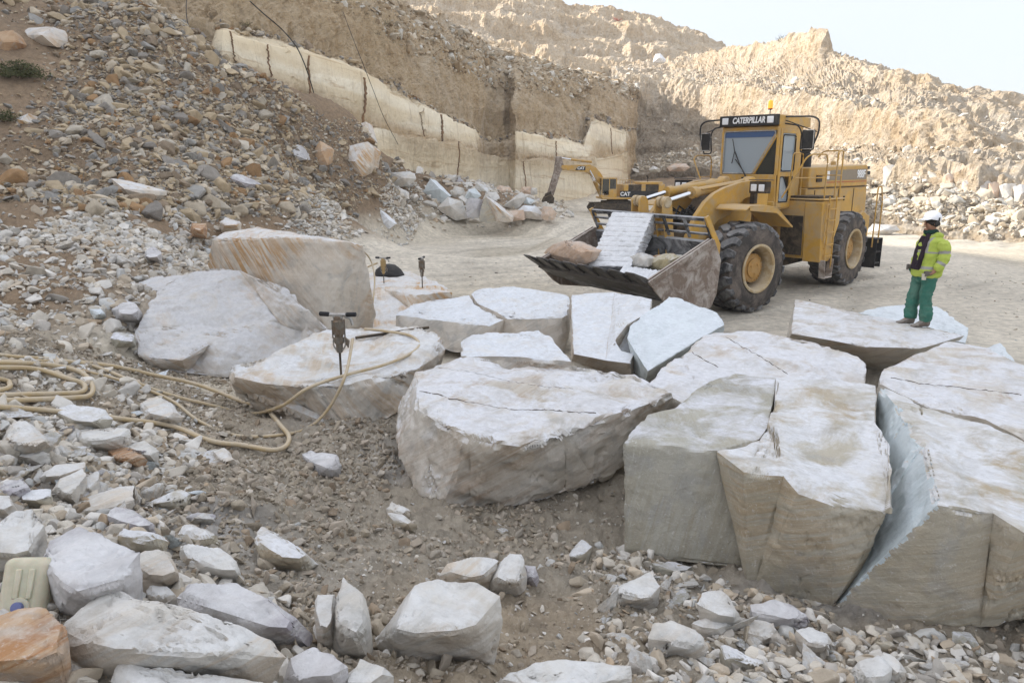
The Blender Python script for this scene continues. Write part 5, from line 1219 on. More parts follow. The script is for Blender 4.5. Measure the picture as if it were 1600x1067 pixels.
# inside: seat, wheel, dash, driver's shape is not visible
b = MB(); b.box((2.15, .0, 2.75), (.45, .5, .14)); b.box((1.98, 0, 3.1), (.12, .46, .65)); b.box((1.96, 0, 3.5), (.1, .26, .2)); b.build('seat', 'black', cabo, .04)
b = MB(); b.box((2.72, 0, 2.7), (.22, .9, .4)); b.tube([(2.7, 0, 2.9), (2.55, 0, 3.12)], .03); b.lathe([(.19, 0), (.20, .015), (.19, .03), (.17, .015), (.19, 0)], (-.5, 0, .8), (2.53, 0, 3.12), 24); b.build('steering_wheel', 'black', cabo, .01)
for s in (1, -1):
    b = MB()
    b.tube(rounded([(2.62, s * .74, 4.36), (2.6, s * 1.45, 4.34), (2.6, s * 1.62, 4.25), (2.6, s * 1.62, 3.95), (2.62, s * 1.46, 3.52)], .12), .022)
    b.tube(rounded([(2.62, s * .76, 4.20), (2.7, s * 1.15, 4.14), (2.68, s * 1.24, 3.98), (2.64, s * 1.22, 3.5), (2.62, s * 1.46, 3.5)], .08), .018)
    b.tube([(2.62, s * .76, 4.28), (2.6, s * 1.58, 3.98)], .012); ma = b.build('mirror_arm', 'black', cabo, 0)
    b = MB(); b.box((2.64, s * 1.40, 3.80), (.05, .30, .46), (0, .05, s * .25)); mo = b.build('mirror', 'black', ma, .03)
    b = MB(); b.box((2.612, s * 1.408, 3.80), (.01, .25, .40), (0, .05, s * .25)); b.build('mirror_glass', 'chrome', mo, 0)
    b = MB(); b.tube(rounded([(2.67, s * 1.26, 3.6), (2.67, s * 1.26, 4.02), (2.67, s * 1.54, 4.02), (2.67, s * 1.54, 3.58), (2.67, s * 1.26, 3.58), (2.67, s * 1.26, 3.7)], .04), .012); b.build('mirror_rim', 'alu', mo, 0)
# front frame -------------------------------------------------------
b = MB(MG); b.prism([(-1.1, .75), (-1.2, 2.1), (-.8, 2.65), (-.3, 2.72), (.1, 2.1), (.6, 1.5), (.6, .7)], -.40, .40); b.box((0, 0, 1.0), (.6, 1.9, .55)); b.box((-1.6, 0, 1.1), (1.2, .5, .9)); b.build('loader_tower', 'darkiron', ld, .02)
b = MB(MG)
for s in (1, -1): b.prism([(-1.15, 1.0), (-1.2, 2.5), (-.85, 2.9), (-.5, 2.8), (-.2, 2.2), (.35, 1.6), (.3, .8)], s * .40, s * .50)
b.box((-1.1, 0, 2.45), (.5, 1.6, .35)); b.build('front_frame', 'yellow', ld, .02)
armp = [(-1.02, 2.80), (-.82, 2.86), (-.45, 2.83), (.07, 2.72), (.42, 2.60), (.70, 2.42), (.98, 2.12), (1.20, 1.70), (1.42, 1.20), (1.55, .80), (1.50, .55), (1.30, .50), (1.10, .78), (.85, 1.30), (.57, 1.72), (.28, 1.98), (-.10, 2.10), (-.35, 2.30), (-.62, 2.46), (-.95, 2.52)]
for s in (1, -1):
    b = MB(MG); b.prism(armp, s * .62, s * .74); b.build('lift_arm', 'yellow', ld, .012)
    # tilt cylinder with chromed rod and clevis
    A0 = Vector((-1.15, s * .38, 2.80)); A1 = Vector((.78, s * .38, 2.60)); A2 = Vector((1.64, s * .38, 2.42))
    b = MB(MG); b.tube([A0, A0.lerp(A1, .04)], .12, 24); b.tube([A0.lerp(A1, .04), A0.lerp(A1, .92)], .105, 24); b.tube([A0.lerp(A1, .92), A1], .13, 24); b.lathe([(.12, -.12), (.14, -.1), (.14, .1), (.12, .12)], (0, 1, 0), A0, 24)
    b.tube([A0.lerp(A1, .2) + Vector((0, s * .12, .06)), A0.lerp(A1, .9) + Vector((0, s * .12, .06))], .018)
    cyl = b.build('tilt_cylinder', 'yellow', ld, .006)
    b = MB(MG); b.tube([A1, A2], .05, 20); b.build('piston_rod', 'chrome', cyl, 0)
    b = MB(MG); b.lathe([(.0, -.15), (.11, -.15), (.125, -.13), (.125, -.03), (.08, -.02), (.08, .02), (.125, .03), (.125, .13), (.11, .15), (0, .15)], (0, 1, 0), A2, 28); b.build('pin_boss', 'rim', cyl, 0)
    b = MB(MG)
    for q in (-.13, .10):
        b.prism([(1.56, 2.52), (1.70, 2.54), (1.78, 2.44), (1.78, 2.2), (1.62, 1.5), (1.60, 1.2), (1.25, 1.1), (1.42, 1.8), (1.50, 2.4)], s * .38 + q * s, s * .38 + q * s + .03)
    b.prism([(1.50, 2.2), (1.66, 2.2), (1.55, 1.5), (1.3, 1.4)], s * .38 - .1, s * .38 + .1); b.build('bucket_link', 'yellow', ld, .008)
    # lift cylinder
    b = MB(MG); b.tube([(-.9, s * .85, .9), (.2, s * .85, 1.15)], .12, 20); lc = b.build('lift_cylinder', 'yellow', ld, .006)
    b = MB(MG); b.tube([(.2, s * .85, 1.15), (1.0, s * .85, 1.35)], .06, 16); b.build('piston_rod', 'chrome', lc, 0)
    # headlamp pod
    b = MB(MG); b.box((-.58, s * 1.15, 2.72), (.16, .46, .26)); b.box((-.62, s * 1.15, 2.88), (.26, .5, .02)); b.box((-.64, s * .95, 2.5), (.12, .12, .3)); hl = b.build('headlamp_housing', 'black' if s < 0 else 'darkiron', ld, .02)
    for y in (-.105, .105):
        q = MB(MG); q.box((-.495, s * 1.15 + y, 2.71), (.03, .15, .155)); q.build('headlamp', 'lamp', hl, .03)
    # front mudguard: folded plate
    b = MB(MG); y0, y1 = (s * .78, s * 1.62)
    P_ = [(.42, 2.28), (.30, 2.36), (-.20, 2.36), (-.62, 2.30), (-1.24, 1.86)]
    b.prism(P_ + [(x, z - .035) for x, z in P_[::-1]], y0, y1); b.prism([(.30, 2.36), (-.62, 2.30), (-1.24, 1.86), (-1.20, 1.83), (-.62, 2.17), (.3, 2.25)], y1 - s * .03, y1); b.build('mudguard', 'yellow', ld, .01)
b = MB(MG)
for k in range(7):
    y = -.3 + k * .1; b.tube([(-.9 + k * .05, y, 2.5), (-.2, y * 1.2, 2.35 - .05 * k), (.4, y * .9, 2.1), (.75, y, 2.30 - .1 * (k % 3)), (.9, y, 2.0)], .022)
b.build('hydraulic_hose', 'rubber', ld, 0)
# bucket ------------------------------------------------------------
W = 1.80
inner = [(3.36, 1.02), (2.9, .78), (2.3, .52), (1.95, .46), (1.72, .56), (1.58, .82), (1.56, 1.2), (1.68, 1.66)]
outer = [(3.36, .97), (2.9, .70), (2.3, .42), (1.92, .34), (1.62, .46), (1.46, .8), (1.44, 1.24), (1.60, 1.70)]
b = MB(MG); n = len(inner)
for y0, y1 in ((-W, W),):
    I0 = [b.v((x, y0, z)) for x, z in inner]; I1 = [b.v((x, y1, z)) for x, z in inner]; O0 = [b.v((x, y0, z)) for x, z in outer]; O1 = [b.v((x, y1, z)) for x, z in outer]
    for i in range(n - 1):
        b.bm.faces.new((I0[i], I0[i + 1], I1[i + 1], I1[i])); b.bm.faces.new((O0[i], O1[i], O1[i + 1], O0[i + 1]))
        b.bm.faces.new((I0[i], O0[i], O0[i + 1], I0[i + 1])); b.bm.faces.new((I1[i], I1[i + 1], O1[i + 1], O1[i]))
    b.bm.faces.new((I0[0], I1[0], O1[0], O0[0])); b.bm.faces.new((I0[-1], O0[-1], O1[-1], I1[-1]))
bucket = b.build('bucket', 'bucketsteel', ld, 0, 50)
for s in (1, -1):
    b = MB(MG); b.prism([(3.42, 1.00), (2.95, .56), (2.72, .42), (1.85, .30), (1.60, .32), (1.45, .60), (1.38, 1.30), (1.62, 1.74), (1.72, 1.72)], s * W, s * (W + .045)); b.build('side_plate', 'bucketrust', bucket, .01)
    b = MB(MG); b.prism([(3.46, 1.03), (1.72, 1.76), (1.66, 1.66), (3.36, .93)], s * (W + .046), s * (W + .085)); b.prism([(3.46, 1.03), (1.72, 1.76), (1.70, 1.72), (3.44, .99)], s * (W - .05), s * W - s * .001); b.build('side_cutter', 'bucketrust', bucket, .008)
b = MB(MG); b.prism([(3.36, 1.03), (3.52, 1.10), (3.52, 1.07), (3.36, .96), (2.95, .70), (2.95, .66), (3.40, .90)], -W, W); b.build('cutting_edge', 'lipsteel', bucket, .005)
for k in range(8):
    y = -W + .10 + k * (2 * W - .2) / 7
    b = MB(MG); b.prism([(3.20, .92), (3.45, 1.10), (3.80, 1.225), (3.82, 1.205), (3.5, 1.0), (3.1, .78)], y - .11, y + .11)
    if k < 7: b.prism([(3.40, 1.075), (3.60, 1.16), (3.61, 1.13), (3.40, .99)], y + .12, y + .10 + (2 * W - .2) / 7 - .12)
    b.build('tooth', 'lipsteel', bucket, .012)
b = MB(MG)
gx0, gz0, gx1, gz1 = 1.62, 1.72, 1.86, 2.16
b.poly([(gx1, -W, gz1), (gx1, W, gz1), (gx1 - .035, W, gz1 - .065), (gx1 - .035, -W, gz1 - .065)], (-.06, 0, .03))
b.poly([(1.77, -W, 2.0), (1.77, W, 2.0), (1.75, W, 1.96), (1.75, -W, 1.96)], (-.05, 0, .02))
b.poly([(1.69, -W, 1.84), (1.69, W, 1.84), (1.67, W, 1.80), (1.67, -W, 1.80)], (-.05, 0, .02))
for k in range(7):
    y = -W + .03 + k * (2 * W - .06) / 6; b.poly([(gx0 + .03, y - .03, gz0), (gx0 + .03, y + .03, gz0), (gx1 - .01, y + .03, gz1 - .05), (gx1 - .01, y - .03, gz1 - .05)], (-.045, 0, .02))
b.build('spill_guard', 'bucketsteel', bucket, .006)
for s in (1, -1):
    b = MB(MG); b.prism([(1.62, 1.70), (1.90, 2.18), (1.80, 2.22), (1.40, 1.62), (1.42, 1.3)], s * (W - .03), s * (W + .02)); b.build('guard_bracket', 'yellow', bucket, .006)
# ---- excavator far behind ---------------------------------------------
EB = ptd(964, 328, 56); eb = Vector((EB[0], EB[1], float(gz(EB[0], EB[1])[0])))
ex = empty('excavator', eb, (0, 0, R_(184)))
ex.scale = (.88, .88, .88); XB = Matrix.Diagonal((.76, 1, .84, 1))
tag(ex, 'distant yellow tracked excavator reaching its arm down to the tipped blocks', 'excavator')
# local: x forward (towards its bucket), z up
for s in (1, -1):
    b = MB(); b.prism([(-2.3, .35), (-2.1, .05), (2.1, .05), (2.35, .4), (2.1, .8), (-2.1, .8)], s * 1.2, s * 1.75); tr = b.build('track', 'darkiron', ex, .05)
    b = MB()
    for k in range(34):
        x = -2.2 + k * .133; b.box((x, s * 1.475, .82), (.06, .6, .04)); b.box((x, s * 1.475, .04), (.06, .6, .03))
    b.build('track_shoe', 'darkiron', tr, 0)
b = MB(); b.box((0, 0, .75), (2.4, 2.4, .5)); b.lathe([(.9, 0), (.9, .2), (0, .2)], (0, 0, 1), (0, 0, .95), 30); b.build('undercarriage', 'darkiron', ex, .03)
b = MB(); b.box((-1.0, 0, 1.25), (5.2, 2.9, .16)); b.box((-1.9, 0, 1.85), (3.4, 2.8, 1.05)); b.box((-3.4, 0, 1.85), (.5, 2.9, 1.15)); b.box((-2.6, 0, 2.48), (1.9, 2.5, .22)); hs = b.build('house', 'yellow', ex, .05)
for y in (1.41, -1.41):
    b = MB(); b.box((-1.5, y, 1.60), (3.2, .02, .52)); b.build('side_stripe', 'black', hs, 0)
for y, r in ((1.43, (-1, 0, 0)), (-1.43, (1, 0, 0))): text('lettering', 'CAT', .42, 'white', hs, facing((-.35, y, 1.60), r, (0, 0, 1)), bold=1.8)
for x in (-1.15, -2.6):
    b = MB()
    for k in range(9): b.box((x - .48 + k * .12, 1.41, 2.12), (.05, .03, .5))
    b.box((x, 1.405, 2.12), (1.1, .02, .52)); b.build('grille', 'darkiron', hs, 0)
b = MB(); b.tube([(-2.4, .6, 2.5), (-2.4, .6, 2.95), (-2.3, .6, 3.1)], .07); b.build('exhaust_pipe', 'darkiron', hs, 0)
b = MB()
for k in range(6): b.tube([(.1 - k * .22, 1.3, 2.3), (.1 - k * .22, 1.3, 2.75)], .02)
b.tube([(.1, 1.3, 2.75), (-1.0, 1.3, 2.75)], .02); b.build('guard_rail', 'yellow', hs, 0)
cb = MB(); cb.box((1.0, .85, 1.42), (1.3, 1.0, .2)); cb.box((1.0, .85, 2.88), (1.3, 1.0, .10))
for x in (.38, 1.6, .98):
    for y in (.38, 1.32): cb.box((x, y, 2.15), (.07, .07, 1.45))
cb.box((.68, 1.32, 1.75), (.6, .05, .55)); ec = cb.build('cab', 'yellow', hs, .02)
b = MB(); b.box((1.62, .85, 2.2), (.02, .9, 1.3)); b.box((1.0, 1.33, 2.35), (1.2, .01, .95)); b.box((1.0, .36, 2.2), (1.2, .01, 1.2)); b.build('window', 'glassdark', ec, 0)
b = MB(); b.box((.85, .85, 1.8), (.5, .5, .5)); b.box((.7, .85, 2.3), (.15, .45, .6)); b.build('seat', 'black', ec, .03)
boom = [(.6, 1.5), (1.1, 2.6), (2.0, 3.9), (2.6, 4.5), (3.2, 4.75), (6.3, 4.70), (6.5, 4.45), (6.2, 4.20), (3.6, 4.0), (2.9, 3.6), (2.0, 2.8), (1.3, 1.5)]
b = MB(XB); b.prism(boom, -.35, .35); bo = b.build('boom', 'yellow', ex, .04)
b = MB(XB); b.poly([(4.9, .352, 4.20), (4.55, .352, 4.60), (3.75, .352, 4.58), (3.75, .352, 4.18)], (0, .006, 0)); b.build('side_stripe', 'black', bo, 0)
text('lettering', 'CAT', .30, 'white', bo, facing((4.25 * .76, .365, 4.39 * .84), (-1, 0, 0), (0, 0, 1)), bold=1.8)
b = MB(XB); b.tube([(3.0, 0, 5.0), (5.3, 0, 5.25)], .13, 14); b.build('stick_cylinder', 'yellow', ex, 0)
b = MB(XB); b.tube([(5.3, 0, 5.25), (6.5, 0, 5.4)], .07, 12); b.build('piston_rod', 'chrome', ex, 0)
for s in (1, -1):
    b = MB(XB); b.tube([(1.9, s * .5, 1.8), (2.6, s * .5, 3.1)], .12, 12); q = b.build('boom_cylinder', 'yellow', ex, 0)
    b = MB(XB); b.tube([(2.6, s * .5, 3.1), (3.3, s * .5, 4.2)], .07, 12); b.build('piston_rod', 'chrome', q, 0)
b = MB(XB); b.prism([(6.4, 5.55), (7.0, 5.5), (7.05, 4.9), (7.2, 4.0), (7.9, 1.9), (7.6, 1.6), (7.2, 1.75), (6.5, 3.9), (6.1, 4.6)], -.28, .28); b.build('stick', 'bucketrust', ex, .04)
b = MB(XB); b.tube([(6.9, 0, 4.0), (7.5, 0, 2.3)], .12, 12); b.prism([(7.5, 2.2), (8.1, 1.9), (8.3, 1.2), (7.9, 1.3), (7.4, 1.7)], -.3, .3); b.build('bucket_linkage', 'darkiron', ex, .02)
bk = [(7.4, 1.9), (8.2, 1.5), (8.6, .9), (8.5, .3), (8.0, -.05), (7.2, -.25), (6.4, -.1), (6.0, .05), (6.9, .1), (7.3, .6), (7.3, 1.4)]
bk = [(7.5, 1.9), (8.2, 1.6), (8.5, 1.0), (8.35, .4), (7.8, .15), (6.9, 0.02), (6.35, .12), (6.35, .2), (7.0, .3), (7.3, .8), (7.2, 1.5)]
b = MB(XB); b.prism(bk, -.75, .75); q = b.build('bucket', 'darkiron', ex, .03)
for k in range(5):
    b = MB(XB); b.prism([(6.5, .16), (6.12, .1), (6.12, .05), (6.5, .03)], -.7 + k * .33, -.56 + k * .33); b.build('tooth', 'rim', q, 0)
# ================================================================== STONES IN THE BUCKET, PERSON, DRILLS, HOSES, SMALL THINGS
MGW = Matrix.Translation(GO) @ Matrix.Rotation(HG, 4, 'Z')
def gw(x, y, z): return np.array((MGW @ Vector((x, y, z)))[:])
# the large drilled block: ribbed by a row of drill holes
def ribbed(name, c8, n, label, seed, mat='mb_chalk'):
    """box from 8 corners (lower ring, upper ring) whose broad face carries parallel half-round drill grooves"""
    bm = bmesh.new(); c = [Vector(p) for p in c8]; N = n * 6; Mx = 16
    def q(u, v, w):
        lo = c[0].lerp(c[1], u).lerp(c[3].lerp(c[2], u), v); hi = c[4].lerp(c[5], u).lerp(c[7].lerp(c[6], u), v); return lo.lerp(hi, w)
    G = {}
    W_ = 5
    for i in range(Mx + 1):
        for j in range(N + 1):
            for k in range(W_ + 1):
                if i in (0, Mx) or j in (0, N) or k in (0, W_):
                    G[i, j, k] = bm.verts.new(q(i / Mx, k / W_, j / N))
    nrm = (c[1] - c[0]).cross(c[4] - c[0]).normalized()
    ctr = sum(c, Vector()) / 8
    if nrm.dot(ctr - c[0]) > 0: nrm = -nrm
    for (i, j, k), v in G.items():
        gr = 1 - (1 - abs(math.sin(math.pi * j / 6))) ** 3
        if k == 0: v.co += nrm * (gr * .016 - .014) * (1 if 0 < i < Mx else .6)
        side = (c[1] - c[0]).normalized()
        if i == Mx: v.co += side * (gr * .014 + random.uniform(-.02, .02))
        if i == 0: v.co -= side * (gr * .014 + random.uniform(-.02, .02))
        v.co += Vector((random.uniform(-1, 1), random.uniform(-1, 1), random.uniform(-1, 1))) * .008
    def face(f, A, B):
        for a in range(A):
            for b_ in range(B): bm.faces.new([G[f(a, b_)], G[f(a + 1, b_)], G[f(a + 1, b_ + 1)], G[f(a, b_ + 1)]])
    face(lambda a, b_: (a, b_, 0), Mx, N); face(lambda a, b_: (a, b_, W_), Mx, N)
    face(lambda a, b_: (0, a, b_), N, W_); face(lambda a, b_: (Mx, a, b_), N, W_)
    face(lambda a, b_: (a, 0, b_), Mx, W_); face(lambda a, b_: (a, N, b_), Mx, W_)
    bmesh.ops.recalc_face_normals(bm, faces=bm.faces)
    me = bpy.data.meshes.new(name); bm.to_mesh(me); bm.free(); me.materials.append(M[mat])
    for p in me.polygons: p.use_smooth = True
    me.set_sharp_from_angle(angle=R_(40))
    o = bpy.data.objects.new(name, me); COL.objects.link(o)
    tag(o, label, 'marble block', 'stones in the loader bucket'); return o
gpt = lambda px, py, x: _frontpt(px, py, x)
def _frontpt(px, py, x):
    """point of the loader's front frame at forward distance x seen along a survey ray"""
    r = ray(px, py); o_ = gw(x, 0, 0); n = gw(1, 0, 0) - gw(0, 0, 0); return CAM + r * (np.dot(o_ - CAM, n) / np.dot(r, n))
fr = [_frontpt(920, 415, 2.85), _frontpt(984, 417, 2.75), None, None, _frontpt(958, 331, 2.0), _frontpt(1020, 334, 1.9)]
bk = [gw(0, 0, 0) - gw(1, 0, 0)]
dv = np.array([.28, .95, -.12]) * .75
sd = np.array([-.05, .3, -.30])
c8 = [fr[0], fr[1], fr[1] + np.array([.28, .5, -.05]), fr[0] + np.array([.1, .6, -.25]), fr[4], fr[5], fr[5] + np.array([.22, .45, -.15]), fr[4] + np.array([.1, .55, -.3])]
# the clean face is towards the camera; corners 0,1 low, 4,5 high
ribbed('drilled_block', c8, 11, 'tall white block ribbed with drill grooves leaning in the bucket', 5)
c8 = [gw(3.15, 1.18, .93), gw(3.30, .38, 1.0), gw(2.95, .32, .93), gw(2.8, 1.12, .85)]
c8 = [_frontpt(966, 430, 3.05), _frontpt(974, 415, 2.85), None, None]
a0, a1 = _frontpt(963, 431, 3.1), _frontpt(1025, 441, 2.95); b0, b1 = _frontpt(974, 415, 2.75), _frontpt(1036, 424, 2.6)
up_ = np.array([0, 0, .11])
c8 = [a0, b0, b0 - up_, a0 - up_, a1, b1, b1 - up_, a1 - up_]
ribbed('drilled_slab', [np.array(p) for p in c8], 8, 'thin white drill grooved slab lying across the bucket lip', 6)
def brock(label, pts, x, mat, seed, th=.5):
    P = []
    for px, py in pts: P.append(_frontpt(px, py, x))
    c = np.mean(P, 0)
    for p in list(P): q = c + (p - c) * .75 - (gw(1, 0, 0) - gw(0, 0, 0)) * th; P.append(q)
    for px, py in pts: P.append(_frontpt(np.mean([a for a, _ in pts]) * .45 + px * .55, np.mean([b_ for _, b_ in pts]) * .5 + py * .5, x + th * .22))
    o = rough_obj('rock', hullbm(P), mat, .05, .025, seed, 30, fl=2); tag(o, label, 'rock', 'stones in the loader bucket'); return o
brock('orange rock on the far end of the bucket teeth', [(848, 395), (862, 382), (882, 375), (905, 384), (926, 393), (922, 410), (905, 414), (880, 408), (855, 402)], 3.0, 'mb_rose', 41)
brock('khaki rock with a white streak near the bucket side plate', [(1010, 410), (1026, 400), (1044, 396), (1060, 402), (1056, 414), (1040, 426), (1026, 428), (1012, 420)], 2.35, 'mb_khaki', 42)
brock('cream rock squeezed between the tall ribbed block and the khaki rock', [(985, 400), (1000, 396), (1012, 404), (1014, 418), (1000, 420), (984, 418)], 2.6, 'mb_rubble', 43, .3)
brock('small cream stone lodged at the near corner of the bucket lip', [(990, 440), (1004, 436), (1018, 440), (1012, 446), (998, 445)], 3.25, 'mb_rubble', 44, .15)
brock('orange chunk half hidden behind the tall ribbed block', [(1008, 402), (1040, 396), (1055, 402), (1040, 412), (1015, 412)], 2.2, 'mb_rust', 45, .3)
# ---- worker --------------------------------------------------------
def skin(name, joints, edges, mat, parent, sub=2, root=0, smooth=True):
    me = bpy.data.meshes.new(name); me.from_pydata([j[0] for j in joints], edges, []); me.update()
    o = bpy.data.objects.new(name, me); COL.objects.link(o)
    sm = o.modifiers.new('skin', 'SKIN'); sm.use_smooth_shade = True; sm.branch_smoothing = .3
    for i, j in enumerate(joints):
        r = j[1]; sv = me.skin_vertices[0].data[i]; sv.radius = (r, r) if not isinstance(r, tuple) else r; sv.use_root = (i == root)
    ss = o.modifiers.new('sub', 'SUBSURF'); ss.levels = sub; ss.render_levels = sub
    bpy.context.view_layer.update(); dg = bpy.context.evaluated_depsgraph_get()
    m2 = bpy.data.meshes.new_from_object(o.evaluated_get(dg)); m2.name = name
    o.modifiers.clear(); o.data = m2; m2.materials.clear(); m2.materials.append(M[mat])
    for p in m2.polygons: p.use_smooth = True
    o.parent = parent; return o
def wrinkle(o, amp, f, seed):
    me = o.data; n = len(me.vertices); P = np.empty(n * 3, np.float32); me.vertices.foreach_get('co', P); P = P.reshape(-1, 3)
    N = np.empty(n * 3, np.float32); me.vertices.foreach_get('normal', N); N = N.reshape(-1, 3)
    P = P + N * ((fbm(P * f, 3, seed) + .7 * rid(P * np.array([f * .5, f * .5, f * 1.6]), 2, seed + 4)) * amp)[:, None]
    me.vertices.foreach_set('co', P.astype(np.float32).ravel()); me.update()
wz = BL['M']; fp = hit(wz, 1436, 508) or Vector(ptz(1436, 508, .62))
WK = 1.03
pr = empty('person', fp, (0, 0, R_(188))); pr.scale = (WK, WK, WK)
tag(pr, 'worker in white hard hat and yellow jacket standing on a grey slab holding a cup', 'person')
# local: x forward, y left, z up
J = [((0, 0, .93), .13), ((-.01, 0, 1.12), .125), ((-.035, 0, 1.32), (.14, .12)), ((-.04, 0, 1.44), .07), ((-.02, 0, 1.50), .055), ((.01, 0, 1.555), .075), ((.03, 0, 1.635), .098), ((.02, 0, 1.70), .075),
     ((0, .09, .88), .095), ((.03, .10, .50), .06), ((-.02, .10, .10), .042), ((.12, .11, .03), .035),
     ((0, -.09, .88), .095), ((.07, -.11, .50), .06), ((.08, -.12, .10), .042), ((.22, -.13, .03), .035),
     ((-.05, .15, 1.37), .045), ((-.075, .265, 1.12), .045), ((.055, .25, .90), .032), ((.105, .235, .86), .028),
     ((-.05, -.15, 1.37), .045), ((-.07, -.265, 1.12), .045), ((.10, -.21, .95), .032), ((.16, -.18, .92), .028)]
Ed = [(0, 1), (1, 2), (2, 3), (3, 4), (4, 5), (5, 6), (6, 7), (0, 8), (8, 9), (9, 10), (10, 11), (0, 12), (12, 13), (13, 14), (14, 15), (2, 16), (16, 17), (17, 18), (18, 19), (2, 20), (20, 21), (21, 22), (22, 23)]
# fingers of both hands, curled
for base, sgn in ((19, 1), (23, -1)):
    bx, by, bz = J[base][0]
    for k in range(4):
        off = (k - 1.5) * .019
        a = len(J); J.append(((bx + .035, by + sgn * -.005, bz + .012 - off), .0095)); J.append(((bx + .065, by - sgn * .02, bz + .004 - off), .009)); J.append(((bx + .068, by - sgn * .05, bz - off), .008))
        Ed += [(base, a), (a, a + 1), (a + 1, a + 2)]
    a = len(J); J.append(((bx + .0, by - sgn * .03, bz + .03), .011)); J.append(((bx + .03, by - sgn * .055, bz + .035), .009)); Ed += [(base, a), (a, a + 1)]
bodyo = skin('body', J, Ed, 'skin', pr, 2)
# face: nose, brow, chin, ears folded into one small mesh set on the head
nz = MB(); nz.poly([(.118, -.014, 1.612), (.118, .014, 1.612), (.108, .007, 1.665), (.108, -.007, 1.665)], (.022, 0, -.012)); nz.lathe([(.0, -.016), (.014, -.012), (.016, 0), (.014, .012), (0, .016)], (0, 1, 0), (.128, 0, 1.612), 10)
nz.box((.112, 0, 1.572), (.02, .045, .012)); nz.box((.095, 0, 1.535), (.04, .05, .03))
for s in (1, -1): nz.lathe([(0, -.008), (.022, -.006), (.026, .004), (.014, .008)], (0, s, 0), (.015, s * .098, 1.62), 12)
nz.build('face', 'skin', bodyo, .008)
b = MB()
for s in (1, -1): b.lathe([(0, -.006), (.009, 0), (0, .006)], (1, 0, 0), (.118, s * .034, 1.645), 10)
b.build('eye', 'hair', bodyo, 0)
b = MB(); b.lathe([(.0, .10), (.05, .095), (.09, .05), (.103, 0), (.10, -.05), (.08, -.075)], (-.35, 0, .9), (.0, 0, 1.655), 24); b.build('hair', 'hair', bodyo, 0)
# trousers
T = [((0, 0, .93), .16), ((0, .095, .80), .125), ((.03, .11, .50), .098), ((.005, .112, .28), .092), ((-.01, .112, .16), .10), ((-.01, .112, .07), .088), ((0, -.095, .80), .125), ((.07, -.115, .50), .098), ((.085, -.125, .28), .092), ((.085, -.13, .16), .10), ((.085, -.13, .07), .088)]
tr = skin('trousers', T, [(0, 1), (1, 2), (2, 3), (3, 4), (4, 5), (0, 6), (6, 7), (7, 8), (8, 9), (9, 10)], 'trouser', pr, 3); wrinkle(tr, .02, 9, 61)
for cx, cy in ((.03, .112), (.12, -.13)):
    b = MB(); q = b
    n = 10
    rings = []
    for x, w_, h_ in ((-.10, .042, .15), (-.07, .052, .18), (-.02, .052, .18), (.04, .046, .10), (.11, .050, .06), (.165, .044, .05), (.19, .025, .035)):
        rings.append([q.v((cx + x, cy + w_ * 1.15 * math.sin(a), max(.0, .0 + h_ * .5 + h_ * .5 * math.cos(a)))) for a in [2 * math.pi * k / 12 for k in range(12)]])
    for r0, r1 in zip(rings, rings[1:]):
        for k in range(12): q.bm.faces.new((r0[k], r0[(k + 1) % 12], r1[(k + 1) % 12], r1[k]))
    q.bm.faces.new(rings[0][::-1]); q.bm.faces.new(rings[-1]); b.build('boot', 'boot', pr, 0, 60)
# jacket: padded coat down to the thigh, sleeves as parts of it
b = MB(); rings = []
for z, cx, rx, ry in ((.80, .0, .165, .205), (.83, .0, .175, .215), (.90, .0, .178, .215), (.97, -.005, .175, .205), (1.04, -.01, .172, .20), (1.12, -.015, .170, .20), (1.20, -.025, .168, .205), (1.28, -.035, .162, .215), (1.35, -.04, .150, .215), (1.40, -.045, .13, .185), (1.44, -.045, .11, .135), (1.475, -.045, .095, .10)):
    n_ = 44; rg = []
    for k in range(n_):
        a = 2 * math.pi * k / n_; sgx = math.copysign(abs(math.cos(a)) ** .8, math.cos(a)); sgy = math.copysign(abs(math.sin(a)) ** .8, math.sin(a)); rg.append(b.v((cx + rx * sgx, ry * sgy, z)))
    rings.append(rg)
for r0, r1 in zip(rings, rings[1:]):
    for k in range(44): b.bm.faces.new((r0[k], r0[(k + 1) % 44], r1[(k + 1) % 44], r1[k]))
b.bm.faces.new(rings[0][::-1]); b.bm.faces.new(rings[-1])
bmesh.ops.subdivide_edges(b.bm, edges=[e for e in b.bm.edges if len(e.link_faces) == 2 and all(len(f.verts) == 4 for f in e.link_faces)], cuts=2, use_grid_fill=True)
jk = b.build('jacket', 'hivis', pr, 0, 80); jk.data.materials.append(M['reflect'])
for p in jk.data.polygons:
    x, y, z = p.center
    if 1.165 < z < 1.212 or .925 < z < .972 or (abs(abs(y) - .115) < .026 and z > 1.19): p.material_index = 1
wrinkle(jk, .024, 8, 71)
SLV = {1: [(-.04, .185, 1.375), (-.075, .255, 1.25), (-.075, .275, 1.12), (-.03, .275, 1.0), (.045, .255, .915)], -1: [(-.04, -.185, 1.375), (-.07, -.255, 1.25), (-.07, -.27, 1.12), (.0, -.255, 1.02), (.09, -.215, .955)]}
